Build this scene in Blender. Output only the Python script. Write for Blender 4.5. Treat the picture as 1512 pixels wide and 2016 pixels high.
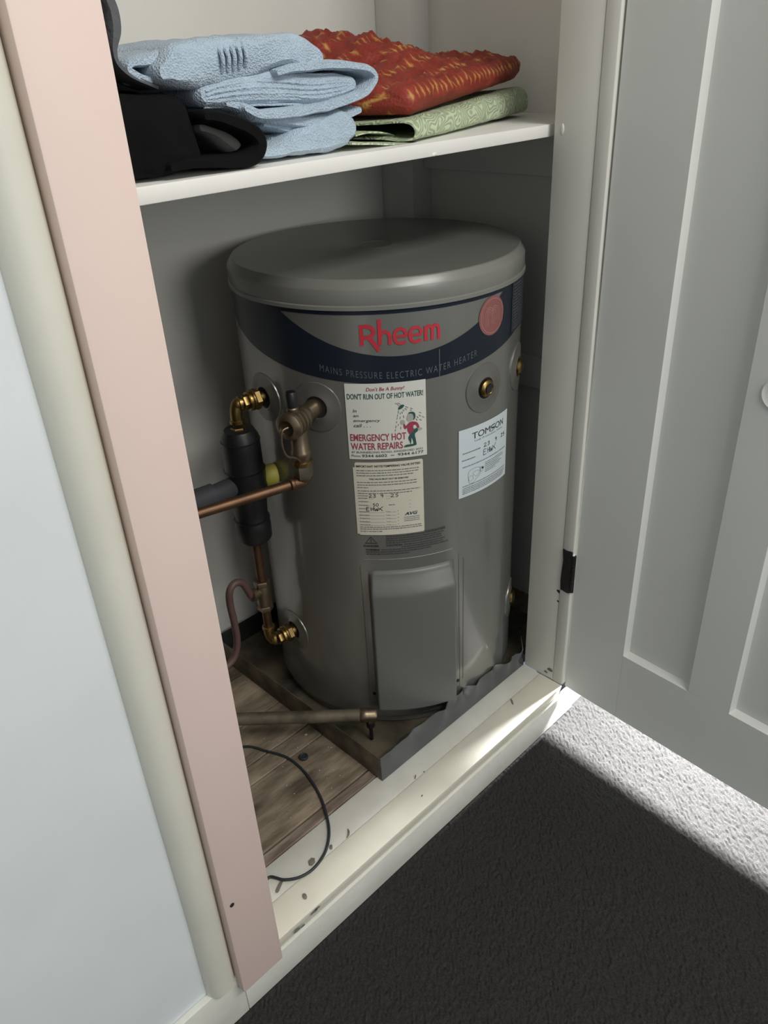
import bpy, bmesh, math, random
import numpy as np
from mathutils import Vector, Matrix, noise, geometry
PI = math.pi
random.seed(7)
for o in list(bpy.data.objects):
    bpy.data.objects.remove(o, do_unlink=True)
SC = bpy.context.scene
COL = SC.collection

# ------------------------------------------------------------------ camera
CAMZ = 1.15
_F, _CX, _CY = 1550.0, 756.0, 1008.0
def _ray(x, y): return np.array([(x-_CX)/_F, (y-_CY)/_F, 1.0])
_Z = _ray(900, 3690); _Z = -_Z/np.linalg.norm(_Z)
_X = _ray(2600, 0); _X = _X - _Z*(_X@_Z); _X = _X/np.linalg.norm(_X)
_Y = np.cross(_Z, _X)
_R = np.stack([_X, _Y, _Z])
def at(px, py, ax, val):
    """point of the real place seen at a photo pixel, on the plane axis=val (metres)"""
    d = _R@_ray(px, py); o = np.array([0, 0, CAMZ]); t = (val-o[ax])/d[ax]
    return Vector(o+t*d)
cam_data = bpy.data.cameras.new('camera')
cam = bpy.data.objects.new('camera', cam_data); COL.objects.link(cam)
xr = Vector(_R@np.array([1, 0, 0])); up = Vector(_R@np.array([0, -1, 0])); bk = Vector(_R@np.array([0, 0, -1]))
M4 = Matrix((xr, up, bk)).transposed().to_4x4(); M4.translation = Vector((0, 0, CAMZ))
cam.matrix_world = M4
cam_data.sensor_fit = 'VERTICAL'; cam_data.sensor_height = 36.0
cam_data.lens = _F*36.0/2016.0
cam_data.clip_start = 0.02; cam_data.clip_end = 50
SC.camera = cam

# ------------------------------------------------------------------ world, lights, exposure
W = bpy.data.worlds.new('world'); SC.world = W; W.use_nodes = True
W.node_tree.nodes['Background'].inputs[0].default_value = (0.80, 0.88, 1.0, 1)
W.node_tree.nodes['Background'].inputs[1].default_value = 0.38
def area(name, loc, target, sx, sy, power, col=(1, 1, 1)):
    L = bpy.data.lights.new(name, 'AREA'); L.shape = 'RECTANGLE'; L.size = sx; L.size_y = sy
    L.energy = power; L.color = col
    o = bpy.data.objects.new(name, L); COL.objects.link(o); o.location = loc
    o.rotation_euler = (Vector(target)-Vector(loc)).to_track_quat('-Z', 'Y').to_euler()
    return o
# ceiling panel light above and behind the viewer, and an added fill lamp for the cupboard's inside walls
area('room_ceiling_light', (0.70, -0.80, 2.37), (0.65, 0.60, 0.60), 1.3, 0.5, 44, (1.0, 0.965, 0.91))
area('far_fill_light', (0.45, -2.5, 1.50), (0.95, 0.85, 0.85), 0.9, 1.1, 24, (1.0, 0.98, 0.94))
# bright daylight window on the far side of the open door
side = area('side_window_light', (2.08, 0.48, 1.16), (1.0, 0.36, 0.04), 0.26, 0.30, 76, (0.95, 0.97, 1.0))
side.data.spread = math.radians(55)
SC.view_settings.view_transform = 'Standard'
SC.view_settings.look = 'None'
SC.view_settings.gamma = 1.0
SC.view_settings.exposure = -0.20
SC.view_settings.use_curve_mapping = False

# ------------------------------------------------------------------ materials
def srgb(r, g, b):
    f = lambda c: (c/255/12.92) if c/255 <= 0.04045 else ((c/255+0.055)/1.055)**2.4
    return (f(r), f(g), f(b), 1)
def mat(name, col, rough=0.6, metal=0.0, var=0.0, vscale=8.0, bump=0.0, bscale=40.0, col2=None, spec=0.5, detail=4.0, stretch=None, coat=0.0):
    m = bpy.data.materials.new(name); m.use_nodes = True
    nt = m.node_tree; N = nt.nodes; L = nt.links
    b = N['Principled BSDF']
    b.inputs['Base Color'].default_value = col
    b.inputs['Roughness'].default_value = rough; b.inputs['Metallic'].default_value = metal
    b.inputs['Specular IOR Level'].default_value = spec
    b.inputs['Coat Weight'].default_value = coat; b.inputs['Coat Roughness'].default_value = 0.1
    tc = N.new('ShaderNodeTexCoord'); vec = tc.outputs['Object']
    if stretch:
        mp = N.new('ShaderNodeMapping'); mp.inputs['Scale'].default_value = stretch
        L.new(vec, mp.inputs['Vector']); vec = mp.outputs['Vector']
    if var > 0 or col2:
        n = N.new('ShaderNodeTexNoise'); n.inputs['Scale'].default_value = vscale; n.inputs['Detail'].default_value = detail
        L.new(vec, n.inputs['Vector'])
        cr = N.new('ShaderNodeValToRGB')
        c2 = col2 or tuple(c*(1-var) for c in col[:3])+(1,)
        cr.color_ramp.elements[0].color = c2; cr.color_ramp.elements[1].color = col
        cr.color_ramp.elements[0].position = 0.34; cr.color_ramp.elements[1].position = 0.66
        L.new(n.outputs['Fac'], cr.inputs['Fac']); L.new(cr.outputs['Color'], b.inputs['Base Color'])
    if bump > 0:
        n2 = N.new('ShaderNodeTexNoise'); n2.inputs['Scale'].default_value = bscale; n2.inputs['Detail'].default_value = 5
        L.new(vec, n2.inputs['Vector'])
        bp = N.new('ShaderNodeBump'); bp.inputs['Strength'].default_value = bump; bp.inputs['Distance'].default_value = 0.004
        L.new(n2.outputs['Fac'], bp.inputs['Height']); L.new(bp.outputs['Normal'], b.inputs['Normal'])
    return m
M = {}
M['wall_blue'] = mat('wall_paint_pale_blue', (0.72, 0.76, 0.77, 1), 0.7, var=0.04, bump=0.08, bscale=30)
M['wall_in'] = mat('cupboard_wall_paint', (0.76, 0.76, 0.71, 1), 0.65, var=0.06, vscale=3, bump=0.15, bscale=18)
M['wall_dark'] = mat('unseen_wall_darkened', (0.10, 0.075, 0.055, 1), 0.8, var=0.4, vscale=6, bump=0.3, bscale=30)  # unseen left wall coloured dark to cut bounced light on the tank
M['wall_right'] = mat('cupboard_side_paint', (0.84, 0.82, 0.75, 1), 0.65, var=0.08, vscale=3, bump=0.15, bscale=18)
M['pink'] = mat('pink_paint', (0.78, 0.62, 0.555, 1), 0.55, var=0.03, vscale=5, bump=0.05, bscale=60)
M['cream'] = mat('cream_paint', (0.68, 0.67, 0.58, 1), 0.5, var=0.06, vscale=9, bump=0.12, bscale=35)
M['jamb'] = mat('jamb_gloss_paint', (0.72, 0.71, 0.65, 1), 0.38, var=0.05, vscale=6, bump=0.12, bscale=22, stretch=(1, 1, 0.4))
M['door'] = mat('door_paint', (0.74, 0.755, 0.715, 1), 0.5, var=0.03, vscale=4, bump=0.08, bscale=45)
M['shelf'] = mat('shelf_paint', (0.80, 0.79, 0.745, 1), 0.45, var=0.05, vscale=6, bump=0.05)
M['sill'] = mat('sill_paint', (0.78, 0.75, 0.63, 1), 0.45, var=0.09, vscale=14, bump=0.15, bscale=50)
M['sill_in'] = mat('sill_inner_paint', (0.68, 0.67, 0.60, 1), 0.5, var=0.12, vscale=18, bump=0.15, bscale=50)
M['fascia'] = mat('fascia_paint', (0.75, 0.75, 0.68, 1), 0.5, var=0.1, vscale=12, bump=0.2, bscale=60)
M['wood'] = mat('worn_floorboard', (0.31, 0.25, 0.175, 1), 0.85, col2=(0.085, 0.063, 0.043, 1), vscale=17, bump=0.7, bscale=50, stretch=(0.6, 1.8, 1), detail=9)
M['woodpink'] = mat('paint_stained_board', (0.40, 0.315, 0.265, 1), 0.85, col2=(0.15, 0.11, 0.08, 1), vscale=16, bump=0.6, bscale=60, stretch=(0.5, 2, 1), detail=9)
M['carpet'] = mat('dark_carpet', (0.040, 0.038, 0.036, 1), 0.97, col2=(0.022, 0.021, 0.020, 1), vscale=420, spec=0.1, detail=3)
M['tank'] = mat('grey_tank_enamel', (0.235, 0.234, 0.214, 1), 0.35, metal=0.5, var=0.03, vscale=5, bump=0.02, bscale=300, spec=0.5, coat=0.8)
M['lid'] = mat('grey_plastic_lid', (0.20, 0.202, 0.182, 1), 0.30, var=0.03, vscale=5, bump=0.02, bscale=200, spec=0.6)
M['cover'] = mat('grey_plastic_cover', (0.135, 0.14, 0.128, 1), 0.38, var=0.02, bump=0.03, bscale=400)
M['flange'] = mat('grey_flange_plastic', (0.21, 0.208, 0.19, 1), 0.32, metal=0.5, var=0.03)
M['navy'] = mat('navy_decal', (0.012, 0.018, 0.028, 1), 0.30, var=0.05, spec=0.35)
M['plate'] = mat('slate_nameplate', (0.035, 0.04, 0.05, 1), 0.35, var=0.05)
M['red'] = mat('red_print', (0.50, 0.028, 0.045, 1), 0.45, var=0.05)
M['redtext'] = mat('dark_red_print', (0.33, 0.045, 0.085, 1), 0.6, var=0.05)
M['emblem'] = mat('faded_red_emblem', (0.27, 0.10, 0.095, 1), 0.45, var=0.08)
M['emblem_ring'] = mat('pale_pink_print', (0.42, 0.20, 0.19, 1), 0.45, var=0.08)
M['greentext'] = mat('bottle_green_print', (0.025, 0.085, 0.075, 1), 0.6, var=0.05)
M['greytext'] = mat('grey_print', (0.17, 0.18, 0.18, 1), 0.6, var=0.05)
M['faint'] = mat('faint_grey_print', (0.10, 0.115, 0.12, 1), 0.5, var=0.05)
M['black'] = mat('black_print', (0.02, 0.02, 0.02, 1), 0.6, var=0.05)
M['ink'] = mat('black_pen_ink', (0.012, 0.012, 0.015, 1), 0.5, var=0.05)
M['bluetext'] = mat('pale_blue_print', (0.14, 0.25, 0.33, 1), 0.6, var=0.05)
M['skin'] = mat('pale_print_tint', (0.40, 0.40, 0.37, 1), 0.6, var=0.05)
M['paper'] = mat('white_sticker_paper', (0.66, 0.66, 0.60, 1), 0.55, var=0.03)
M['papercream'] = mat('cream_sticker_paper', (0.62, 0.60, 0.49, 1), 0.6, var=0.03)
M['paperblue'] = mat('pale_blue_sticker_paper', (0.60, 0.67, 0.70, 1), 0.55, var=0.03)
M['brass'] = mat('brass', (0.32, 0.22, 0.085, 1), 0.36, metal=1.0, var=0.2, vscale=60, bump=0.05)
M['brassdull'] = mat('dull_brass_casting', (0.24, 0.185, 0.125, 1), 0.40, metal=0.9, var=0.25, vscale=40, bump=0.1)
M['copper'] = mat('copper_pipe', (0.17, 0.095, 0.055, 1), 0.48, metal=0.9, var=0.35, vscale=30, bump=0.05)
M['oldpipe'] = mat('tarnished_pipe', (0.19, 0.16, 0.11, 1), 0.6, metal=0.5, col2=(0.07, 0.06, 0.045, 1), vscale=25, bump=0.2)
M['blackplastic'] = mat('black_plastic', (0.010, 0.010, 0.011, 1), 0.42, var=0.1)
M['darkgrey'] = mat('dark_grey_insulation', (0.045, 0.048, 0.055, 1), 0.7, var=0.2)
M['yellow'] = mat('yellow_plastic', (0.36, 0.33, 0.055, 1), 0.5, var=0.06)
M['hose'] = mat('brown_rubber_hose', (0.10, 0.055, 0.05, 1), 0.55, var=0.2, vscale=30)
M['steel'] = mat('galvanised_tray_steel', (0.20, 0.212, 0.23, 1), 0.24, metal=0.92, var=0.22, vscale=14, bump=0.15, bscale=16)
M['grit'] = mat('gritty_tray_bottom', (0.13, 0.108, 0.065, 1), 0.9, col2=(0.025, 0.023, 0.020, 1), vscale=14, bump=0.6, bscale=120)
M['hinge'] = mat('dark_hinge_metal', (0.022, 0.020, 0.020, 1), 0.55, metal=0.3, var=0.4, vscale=50, bump=0.4, bscale=80)
M['cable'] = mat('black_cable', (0.022, 0.025, 0.030, 1), 0.5, var=0.1)
M['chip'] = mat('bare_paint_chip', (0.22, 0.20, 0.165, 1), 0.8, var=0.4, vscale=60)
M['chipwhite'] = mat('cream_paint_flake', (0.52, 0.47, 0.38, 1), 0.7, var=0.2, vscale=60)
M['hole'] = mat('dark_hole', (0.02, 0.018, 0.016, 1), 0.9, var=0.2)
M['blackcloth'] = mat('black_cloth', (0.005, 0.005, 0.0055, 1), 0.95, var=0.3, vscale=20, bump=0.3, bscale=200, spec=0.15)
M['greystrap'] = mat('slate_grey_webbing', (0.10, 0.105, 0.115, 1), 0.85, var=0.15, vscale=40, bump=0.3, bscale=300)
M['greycloth'] = mat('dull_grey_lining', (0.16, 0.17, 0.155, 1), 0.9, var=0.15, vscale=40, bump=0.2, bscale=200)

def towel_mat():
    m = mat('pale_blue_terry', (0.42, 0.53, 0.63, 1), 0.95, var=0.10, vscale=90, spec=0.15)
    nt = m.node_tree; N = nt.nodes; L = nt.links; b = N['Principled BSDF']
    b.inputs['Sheen Weight'].default_value = 0.25; b.inputs['Sheen Roughness'].default_value = 0.6
    tc = N.new('ShaderNodeTexCoord'); v = N.new('ShaderNodeTexVoronoi'); v.inputs['Scale'].default_value = 520
    L.new(tc.outputs['Object'], v.inputs['Vector'])
    bp = N.new('ShaderNodeBump'); bp.inputs['Strength'].default_value = 0.55; bp.inputs['Distance'].default_value = 0.003
    L.new(v.outputs['Distance'], bp.inputs['Height']); L.new(bp.outputs['Normal'], b.inputs['Normal'])
    return m
M['towel'] = towel_mat()
def swirl_mat():      # pale green cloth with fine raised swirls
    m = mat('pale_green_swirl_cloth', (0.40, 0.48, 0.33, 1), 0.8, spec=0.3)
    nt = m.node_tree; N = nt.nodes; L = nt.links; b = N['Principled BSDF']
    tc = N.new('ShaderNodeTexCoord')
    n = N.new('ShaderNodeTexNoise'); n.inputs['Scale'].default_value = 26; n.inputs['Detail'].default_value = 1.5
    L.new(tc.outputs['Object'], n.inputs['Vector'])
    mu = N.new('ShaderNodeMath'); mu.operation = 'MULTIPLY'; mu.inputs[1].default_value = 105
    L.new(n.outputs['Fac'], mu.inputs[0])
    si = N.new('ShaderNodeMath'); si.operation = 'SINE'; L.new(mu.outputs[0], si.inputs[0])
    cr = N.new('ShaderNodeValToRGB'); cr.color_ramp.elements[0].color = (0.34, 0.41, 0.27, 1); cr.color_ramp.elements[1].color = (0.55, 0.62, 0.43, 1)
    cr.color_ramp.elements[0].position = 0.3; cr.color_ramp.elements[1].position = 0.7
    ad = N.new('ShaderNodeMath'); ad.operation = 'MULTIPLY_ADD'; ad.inputs[1].default_value = 0.5; ad.inputs[2].default_value = 0.5
    L.new(si.outputs[0], ad.inputs[0]); L.new(ad.outputs[0], cr.inputs['Fac']); L.new(cr.outputs['Color'], b.inputs['Base Color'])
    bp = N.new('ShaderNodeBump'); bp.inputs['Strength'].default_value = 0.5; bp.inputs['Distance'].default_value = 0.002
    L.new(ad.outputs[0], bp.inputs['Height']); L.new(bp.outputs['Normal'], b.inputs['Normal'])
    return m
M['green'] = swirl_mat()
def brocade_mat():    # orange red cloth woven with small gold diamond motifs (uses the cloth's own UV weave)
    m = mat('orange_brocade', (0.30, 0.045, 0.025, 1), 0.6, spec=0.4)
    nt = m.node_tree; N = nt.nodes; L = nt.links; b = N['Principled BSDF']
    tc = N.new('ShaderNodeTexCoord')
    def math_(op, a, bb=None, c=None):
        n = N.new('ShaderNodeMath'); n.operation = op
        for i, v in enumerate((a, bb, c)):
            if v is None: continue
            if isinstance(v, (int, float)): n.inputs[i].default_value = v
            else: L.new(v, n.inputs[i])
        return n.outputs[0]
    sp = N.new('ShaderNodeSeparateXYZ'); L.new(tc.outputs['UV'], sp.inputs[0])
    u, v = sp.outputs[0], sp.outputs[1]
    row = math_('FLOOR', math_('MULTIPLY', v, 1.0))
    off = math_('MULTIPLY', math_('MODULO', row, 2.0), 0.5)
    fu = math_('SUBTRACT', math_('FRACT', math_('ADD', u, off)), 0.5)
    fv = math_('SUBTRACT', math_('FRACT', v), 0.5)
    d = math_('ADD', math_('MULTIPLY', math_('ABSOLUTE', fu), 1.1), math_('MULTIPLY', math_('ABSOLUTE', fv), 1.15))
    n = N.new('ShaderNodeTexNoise'); n.inputs['Scale'].default_value = 260; L.new(tc.outputs['Object'], n.inputs['Vector'])
    d2 = math_('ADD', d, math_('MULTIPLY', math_('SUBTRACT', n.outputs['Fac'], 0.5), 0.30))
    cr = N.new('ShaderNodeValToRGB'); e = cr.color_ramp.elements
    e[0].color = (0.60, 0.31, 0.09, 1); e[0].position = 0.10
    e[1].color = (0.30, 0.040, 0.024, 1); e[1].position = 0.40
    k = e.new(0.26); k.color = (0.40, 0.12, 0.035, 1)
    L.new(d2, cr.inputs['Fac'])
    n3 = N.new('ShaderNodeTexNoise'); n3.inputs['Scale'].default_value = 22; L.new(tc.outputs['Object'], n3.inputs['Vector'])
    cr3 = N.new('ShaderNodeValToRGB'); cr3.color_ramp.elements[0].color = (0.30, 0.035, 0.025, 1); cr3.color_ramp.elements[0].position = 0.35; cr3.color_ramp.elements[1].position = 0.7
    L.new(n3.outputs['Fac'], cr3.inputs['Fac'])
    mx = N.new('ShaderNodeMixRGB'); mx.blend_type = 'MULTIPLY'; mx.inputs[0].default_value = 0.35
    L.new(cr.outputs['Color'], mx.inputs[1]); L.new(cr3.outputs['Color'], mx.inputs[2])
    L.new(mx.outputs[0], b.inputs['Base Color'])
    bp = N.new('ShaderNodeBump'); bp.inputs['Strength'].default_value = 0.5; bp.inputs['Distance'].default_value = 0.003
    L.new(n.outputs['Fac'], bp.inputs['Height']); L.new(bp.outputs['Normal'], b.inputs['Normal'])
    return m
M['brocade'] = brocade_mat()

# ------------------------------------------------------------------ object helpers
WL = {}
def thing(name, label, cat, loc=(0, 0, 0), group=None, kind=None):
    o = bpy.data.objects.new(name, None); COL.objects.link(o); o.location = loc
    o.empty_display_size = 0.05
    WL[o.name] = Vector(loc)
    if label: o['label'] = label
    if cat: o['category'] = cat
    if group: o['group'] = group
    if kind: o['kind'] = kind
    return o
def obj(name, bm, m, parent=None, smooth=True, label=None, cat=None, group=None, kind=None, loc=None, angle=38):
    """link a bmesh (built in world metres) as one mesh object with its origin at its parent or base"""
    if isinstance(bm, bpy.types.Mesh): me = bm
    else:
        bmesh.ops.recalc_face_normals(bm, faces=bm.faces)
        me = bpy.data.meshes.new(name); bm.to_mesh(me); bm.free()
    if parent is not None: base = WL[parent.name]
    elif loc is not None: base = Vector(loc)
    else:
        vs = [v.co for v in me.vertices]
        base = Vector((sum(v.x for v in vs)/len(vs), sum(v.y for v in vs)/len(vs), min(v.z for v in vs)))
    me.transform(Matrix.Translation(-base))
    if smooth:
        me.shade_smooth(); me.set_sharp_from_angle(angle=math.radians(angle))
    me.materials.append(m)
    o = bpy.data.objects.new(name, me); COL.objects.link(o)
    if parent is not None: o.parent = parent
    else: o.location = base
    WL[o.name] = base.copy()
    if label: o['label'] = label
    if cat: o['category'] = cat
    if group: o['group'] = group
    if kind: o['kind'] = kind
    return o
def B(): return bmesh.new()
def add_box(bm, x0, x1, y0, y1, z0, z1, bevel=0.0, seg=2, mtx=None):
    r = bmesh.ops.create_cube(bm, size=1.0)
    vs = r['verts']
    for v in vs:
        v.co = Vector(((x0+x1)/2+v.co.x*(x1-x0), (y0+y1)/2+v.co.y*(y1-y0), (z0+z1)/2+v.co.z*(z1-z0)))
    if bevel > 0:
        es = list({e for v in vs for e in v.link_edges})
        rr = bmesh.ops.bevel(bm, geom=es, offset=bevel, segments=seg, profile=0.5, affect='EDGES')
        vs = list({v for f in rr['faces'] for v in f.verts} | {v for v in vs if v.is_valid})
    if mtx is not None:
        for v in vs: v.co = mtx@v.co
    return vs
def box(x0, x1, y0, y1, z0, z1, bevel=0.0, seg=2, mtx=None):
    bm = B(); add_box(bm, x0, x1, y0, y1, z0, z1, bevel, seg, mtx); return bm
def frame(axis):
    a = Vector(axis).normalized()
    t = Vector((0, 0, 1)) if abs(a.z) < 0.9 else Vector((1, 0, 0))
    u = t.cross(a).normalized(); v = a.cross(u)
    return a, u, v
def add_lathe(bm, prof, org, axis, seg=28, rot=0.0, cap=True):
    """revolve [(radius, height)] about an axis through org"""
    org = Vector(org); a, u, v = frame(axis); rings = []
    for r, h in prof:
        rings.append([bm.verts.new(org+a*h+(u*math.cos(2*PI*i/seg+rot)+v*math.sin(2*PI*i/seg+rot))*max(r, 1e-5)) for i in range(seg)])
    for k in range(len(rings)-1):
        for i in range(seg):
            j = (i+1) % seg
            bm.faces.new((rings[k][i], rings[k][j], rings[k+1][j], rings[k+1][i]))
    if cap:
        bm.faces.new(rings[0][::-1]); bm.faces.new(rings[-1])
def lathe(prof, org, axis, seg=28, rot=0.0, cap=True):
    bm = B(); add_lathe(bm, prof, org, axis, seg, rot, cap); return bm
def spline(pts, n=8, closed=False):
    P = [Vector(p) for p in pts]; out = []
    m = len(P)
    rng = range(m if closed else m-1)
    for i in rng:
        if closed: p0, p1, p2, p3 = P[(i-1) % m], P[i], P[(i+1) % m], P[(i+2) % m]
        else: p0, p1, p2, p3 = P[max(i-1, 0)], P[i], P[i+1], P[min(i+2, m-1)]
        for k in range(n):
            t = k/n
            out.append(0.5*((2*p1)+(p2-p0)*t+(2*p0-5*p1+4*p2-p3)*t*t+(3*p1-p0-3*p2+p3)*t**3))
    if not closed: out.append(P[-1].copy())
    return out
def add_tube(bm, pts, rad, seg=14):
    P = [Vector(p) for p in pts]; n = len(P)
    rr = rad if isinstance(rad, (list, tuple)) else [rad]*n
    rings = []; u = None
    for i in range(n):
        t = (P[min(i+1, n-1)]-P[max(i-1, 0)]).normalized()
        if u is None: _, u, _ = frame(t)
        u = (u-t*u.dot(t)).normalized(); v = t.cross(u)
        rings.append([bm.verts.new(P[i]+(u*math.cos(2*PI*k/seg)+v*math.sin(2*PI*k/seg))*rr[i]) for k in range(seg)])
    for i in range(n-1):
        for k in range(seg):
            j = (k+1) % seg
            bm.faces.new((rings[i][k], rings[i][j], rings[i+1][j], rings[i+1][k]))
    bm.faces.new(rings[0][::-1]); bm.faces.new(rings[-1])
def tube(pts, rad, seg=14):
    bm = B(); add_tube(bm, pts, rad, seg); return bm
def fbm(p, s, o=3):
    return noise.fractal(Vector(p)*s, 1.0, 2.0, o)

# ------------------------------------------------------------------ the room and the cupboard shell
SILL_Z = 0.091
FRONT = 0.600          # front plane of the sill and jambs
# carpet: a finely lumpy sheet (pile) in the seen area, flat farther out
def carpet():
    xs = np.concatenate([[-2.5, -1.0, -0.2], np.arange(0.05, 1.32, 0.0042), [1.5, 2.2, 3.2]])
    ys = np.concatenate([[-3.0, -1.2, -0.4], np.arange(-0.12, 0.60, 0.0042), [0.62, 0.70]])
    rs = np.random.RandomState(3)
    zz = rs.rand(len(ys), len(xs))*0.0026-0.002
    inner = np.zeros_like(zz); inner[3:-2, 3:-3] = 1
    zz = zz*inner
    verts = [(x, y, z) for y, zr in zip(ys, zz) for x, z in zip(xs, zr)]
    nx = len(xs); faces = [(j*nx+i, j*nx+i+1, (j+1)*nx+i+1, (j+1)*nx+i) for j in range(len(ys)-1) for i in range(nx-1)]
    me = bpy.data.meshes.new('floor'); me.from_pydata(verts, [], faces); return me
obj('floor', carpet(), M['carpet'], loc=(0, 0, 0), smooth=False, kind='structure', label='dark charcoal carpet in front of the cupboard')

obj('wall_front', box(-2.4, 0.300, 0.612, 0.690, 0.0, 2.45), M['wall_blue'], kind='structure', smooth=False, label='pale blue painted wall left of the pink architrave')
obj('wall_hinge_side', box(1.062, 3.0, 0.606, 0.690, 0.0, 2.45), M['wall_blue'], kind='structure', smooth=False, label='painted wall behind the open door')
obj('ceiling_room', box(-1.15, 3.0, -3.0, 0.690, 2.451, 2.50), M['wall_blue'], kind='structure', smooth=False, label='white room ceiling, out of view')
obj('wall_bounce_left', box(-0.90, -0.80, -0.40, 0.611, 0.0, 2.45), M['wall_blue'], kind='structure', smooth=False, label='painted wall added at the far left to bounce light, out of view')  # unseen wall added and cut short to bounce light onto door and jamb
obj('wall_header', box(0.300, 1.062, 0.606, 0.690, 2.08, 2.45), M['wall_blue'], kind='structure', smooth=False, label='painted wall above the cupboard opening')
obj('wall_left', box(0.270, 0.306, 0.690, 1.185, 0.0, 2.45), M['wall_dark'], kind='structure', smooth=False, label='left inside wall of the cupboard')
obj('wall_back', box(0.270, 1.250, 1.180, 1.220, 0.0, 2.45), M['wall_in'], kind='structure', smooth=False, label='pale grey back wall inside the cupboard')
obj('wall_right', box(1.214, 1.250, 0.690, 1.180, 0.0, 2.45), M['wall_right'], kind='structure', smooth=False, label='grey right inside wall of the cupboard')
obj('ceiling', box(0.270, 1.250, 0.690, 1.220, 2.45, 2.48), M['wall_in'], kind='structure', smooth=False, label='cupboard ceiling out of view')
obj('trim_corner_post', box(1.161, 1.2138, 1.098, 1.1798, 0.0925, 2.449, 0.002), M['wall_in'], kind='structure', label='boxed post in the back right corner of the cupboard')
obj('trim_shelf_cleat', box(1.192, 1.2138, 0.692, 1.0975, 0.964, 1.0415, 0.002), M['wall_in'], kind='structure', label='grey cleat under the right end of the shelf')
obj('trim_side_rail', box(1.198, 1.2138, 0.692, 1.0975, 0.585, 0.645, 0.003), M['wall_right'], kind='structure', label='rough grey rail low on the right cupboard wall')

# pink architrave, its rounded bead and the skirting on the left
obj('trim_architrave', box(0.2505, 0.3175, 0.587, 0.6115, 0.070, 2.14, 0.0025), M['pink'], kind='structure', label='pale pink painted architrave board beside the cupboard opening')
pl = bpy.data.objects['trim_architrave']
obj('nail_hole', lathe([(0.0035, 0), (0.0030, 0.0009), (0.0012, 0.0009)], at(457, 1782, 1, 0.5868)+Vector((0, 0.0005, 0)), (0, -1, 0), 14), M['hole'], pl, label='small dark nail hole')
bm = B()
path = [Vector((0.2310, 0.6125, z)) for z in (0.0915, 0.25, 0.5, 0.75, 1.0, 1.3, 1.7, 2.2)]
add_tube(bm, path, 0.0205, 28)
for v in bm.verts:
    v.co.x += fbm((v.co.x*3, v.co.y*3, v.co.z), 5)*0.0016; v.co.y += fbm((v.co.x*3, 4, v.co.z), 6)*0.001
obj('trim_corner_bead', bm, M['cream'], kind='structure', label='cream rounded bead between the wall and the pink architrave')
bm = B(); add_box(bm, -2.4, 0.2590, 0.6018, 0.6118, 0.0, 0.091, 0.0012)
obj('baseboard_front', bm, M['fascia'], kind='structure', label='white skirting board left of the pink architrave')
# left jamb reveal (behind the architrave)
obj('trim_left_jamb', box(0.3005, 0.3165, 0.6125, 0.6895, 0.0915, 2.08, 0.001), M['pink'], kind='structure', label='left jamb behind the pink architrave')

# right jamb with a rebate strip
jr = thing('trim_right_jamb', 'painted right jamb of the cupboard opening', None, (1.035, 0.645, 0.0915), kind='structure')
obj('jamb_board', box(1.0150, 1.0618, 0.6225, 0.6890, 0.0915, 2.08, 0.0012), M['jamb'], jr)
obj('jamb_edge_strip', box(1.0138, 1.0618, 0.6005, 0.6222, 0.0915, 2.08, 0.0022), M['jamb'], jr)
# small paint runs standing proud of the jamb
def blob(p, r, sx=1, sy=1, sz=1):
    bm = B(); bmesh.ops.create_icosphere(bm, subdivisions=2, radius=r)
    for v in bm.verts: v.co = Vector((v.co.x*sx, v.co.y*sy, v.co.z*sz))*(1+0.25*fbm(v.co+Vector(p), 300))+Vector(p)
    return bm
obj('paint_run', blob(at(1107, 255, 0, 1.0150), 0.004, 0.35, 0.8, 2.0), M['jamb'], jr)

# sill: two boards on a fascia
bm = B(); add_box(bm, 0.2595, 1.0145, 0.6003, 0.6515, 0.0603, SILL_Z, 0.0016, 2)
for v in bm.verts:
    if v.co.y < 0.61 and v.co.z < 0.08: v.co.y += 0.0060
sl = thing('trim_sill', 'cream painted sill board along the foot of the cupboard', None, (0.64, 0.65, 0.0), kind='structure')
obj('sill_nosing', bm, M['sill'], sl)
bm = B(); add_box(bm, 0.301, 1.0145, 0.6520, 0.7050, 0.060, SILL_Z-0.0004, 0.0012)
obj('sill_board', bm, M['sill_in'], sl)
bm = B(); add_box(bm, 0.2595, 1.0620, 0.6022, 0.6110, 0.0, 0.060, 0.001)
for v in bm.verts: v.co.x = v.co.x
obj('fascia_board', bm, M['fascia'], sl)

# ------------------------------------------------------------------ open panelled door
DX, DY = -0.0630, -0.9980           # along the door from the hinge
HNG = Vector((1.0200, 0.5970, 0))
dm = Matrix(((DX, -DY, 0, HNG.x), (DY, DX, 0, HNG.y), (0, 0, 1, 0), (0, 0, 0, 1)))   # local x along door, local y through thickness
door = thing('door_1', 'grey white panelled cupboard door standing open', None, tuple(HNG)[:2]+(0.0875,), kind='structure')
DB, DT = 0.0875, 2.06
st = [(0.0, 0.112), (0.235, 0.305), (0.428, 0.498), (0.621, 0.733)]
for a, b in st:
    z0, z1 = (DB, DT) if a == 0 or b > 0.7 else (0.2302, 1.93)
    obj('stile', box(a, b, 0.0, 0.034, z0, z1, 0.0003, 1, mtx=dm), M['door'], door)
obj('bottom_rail', box(0.112, 0.621, 0.0, 0.034, DB, 0.2301, 0.0003, 1, mtx=dm), M['door'], door)
obj('top_rail', box(0.112, 0.621, 0.0, 0.034, 1.9299, DT, 0.0003, 1, mtx=dm), M['door'], door)
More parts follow.
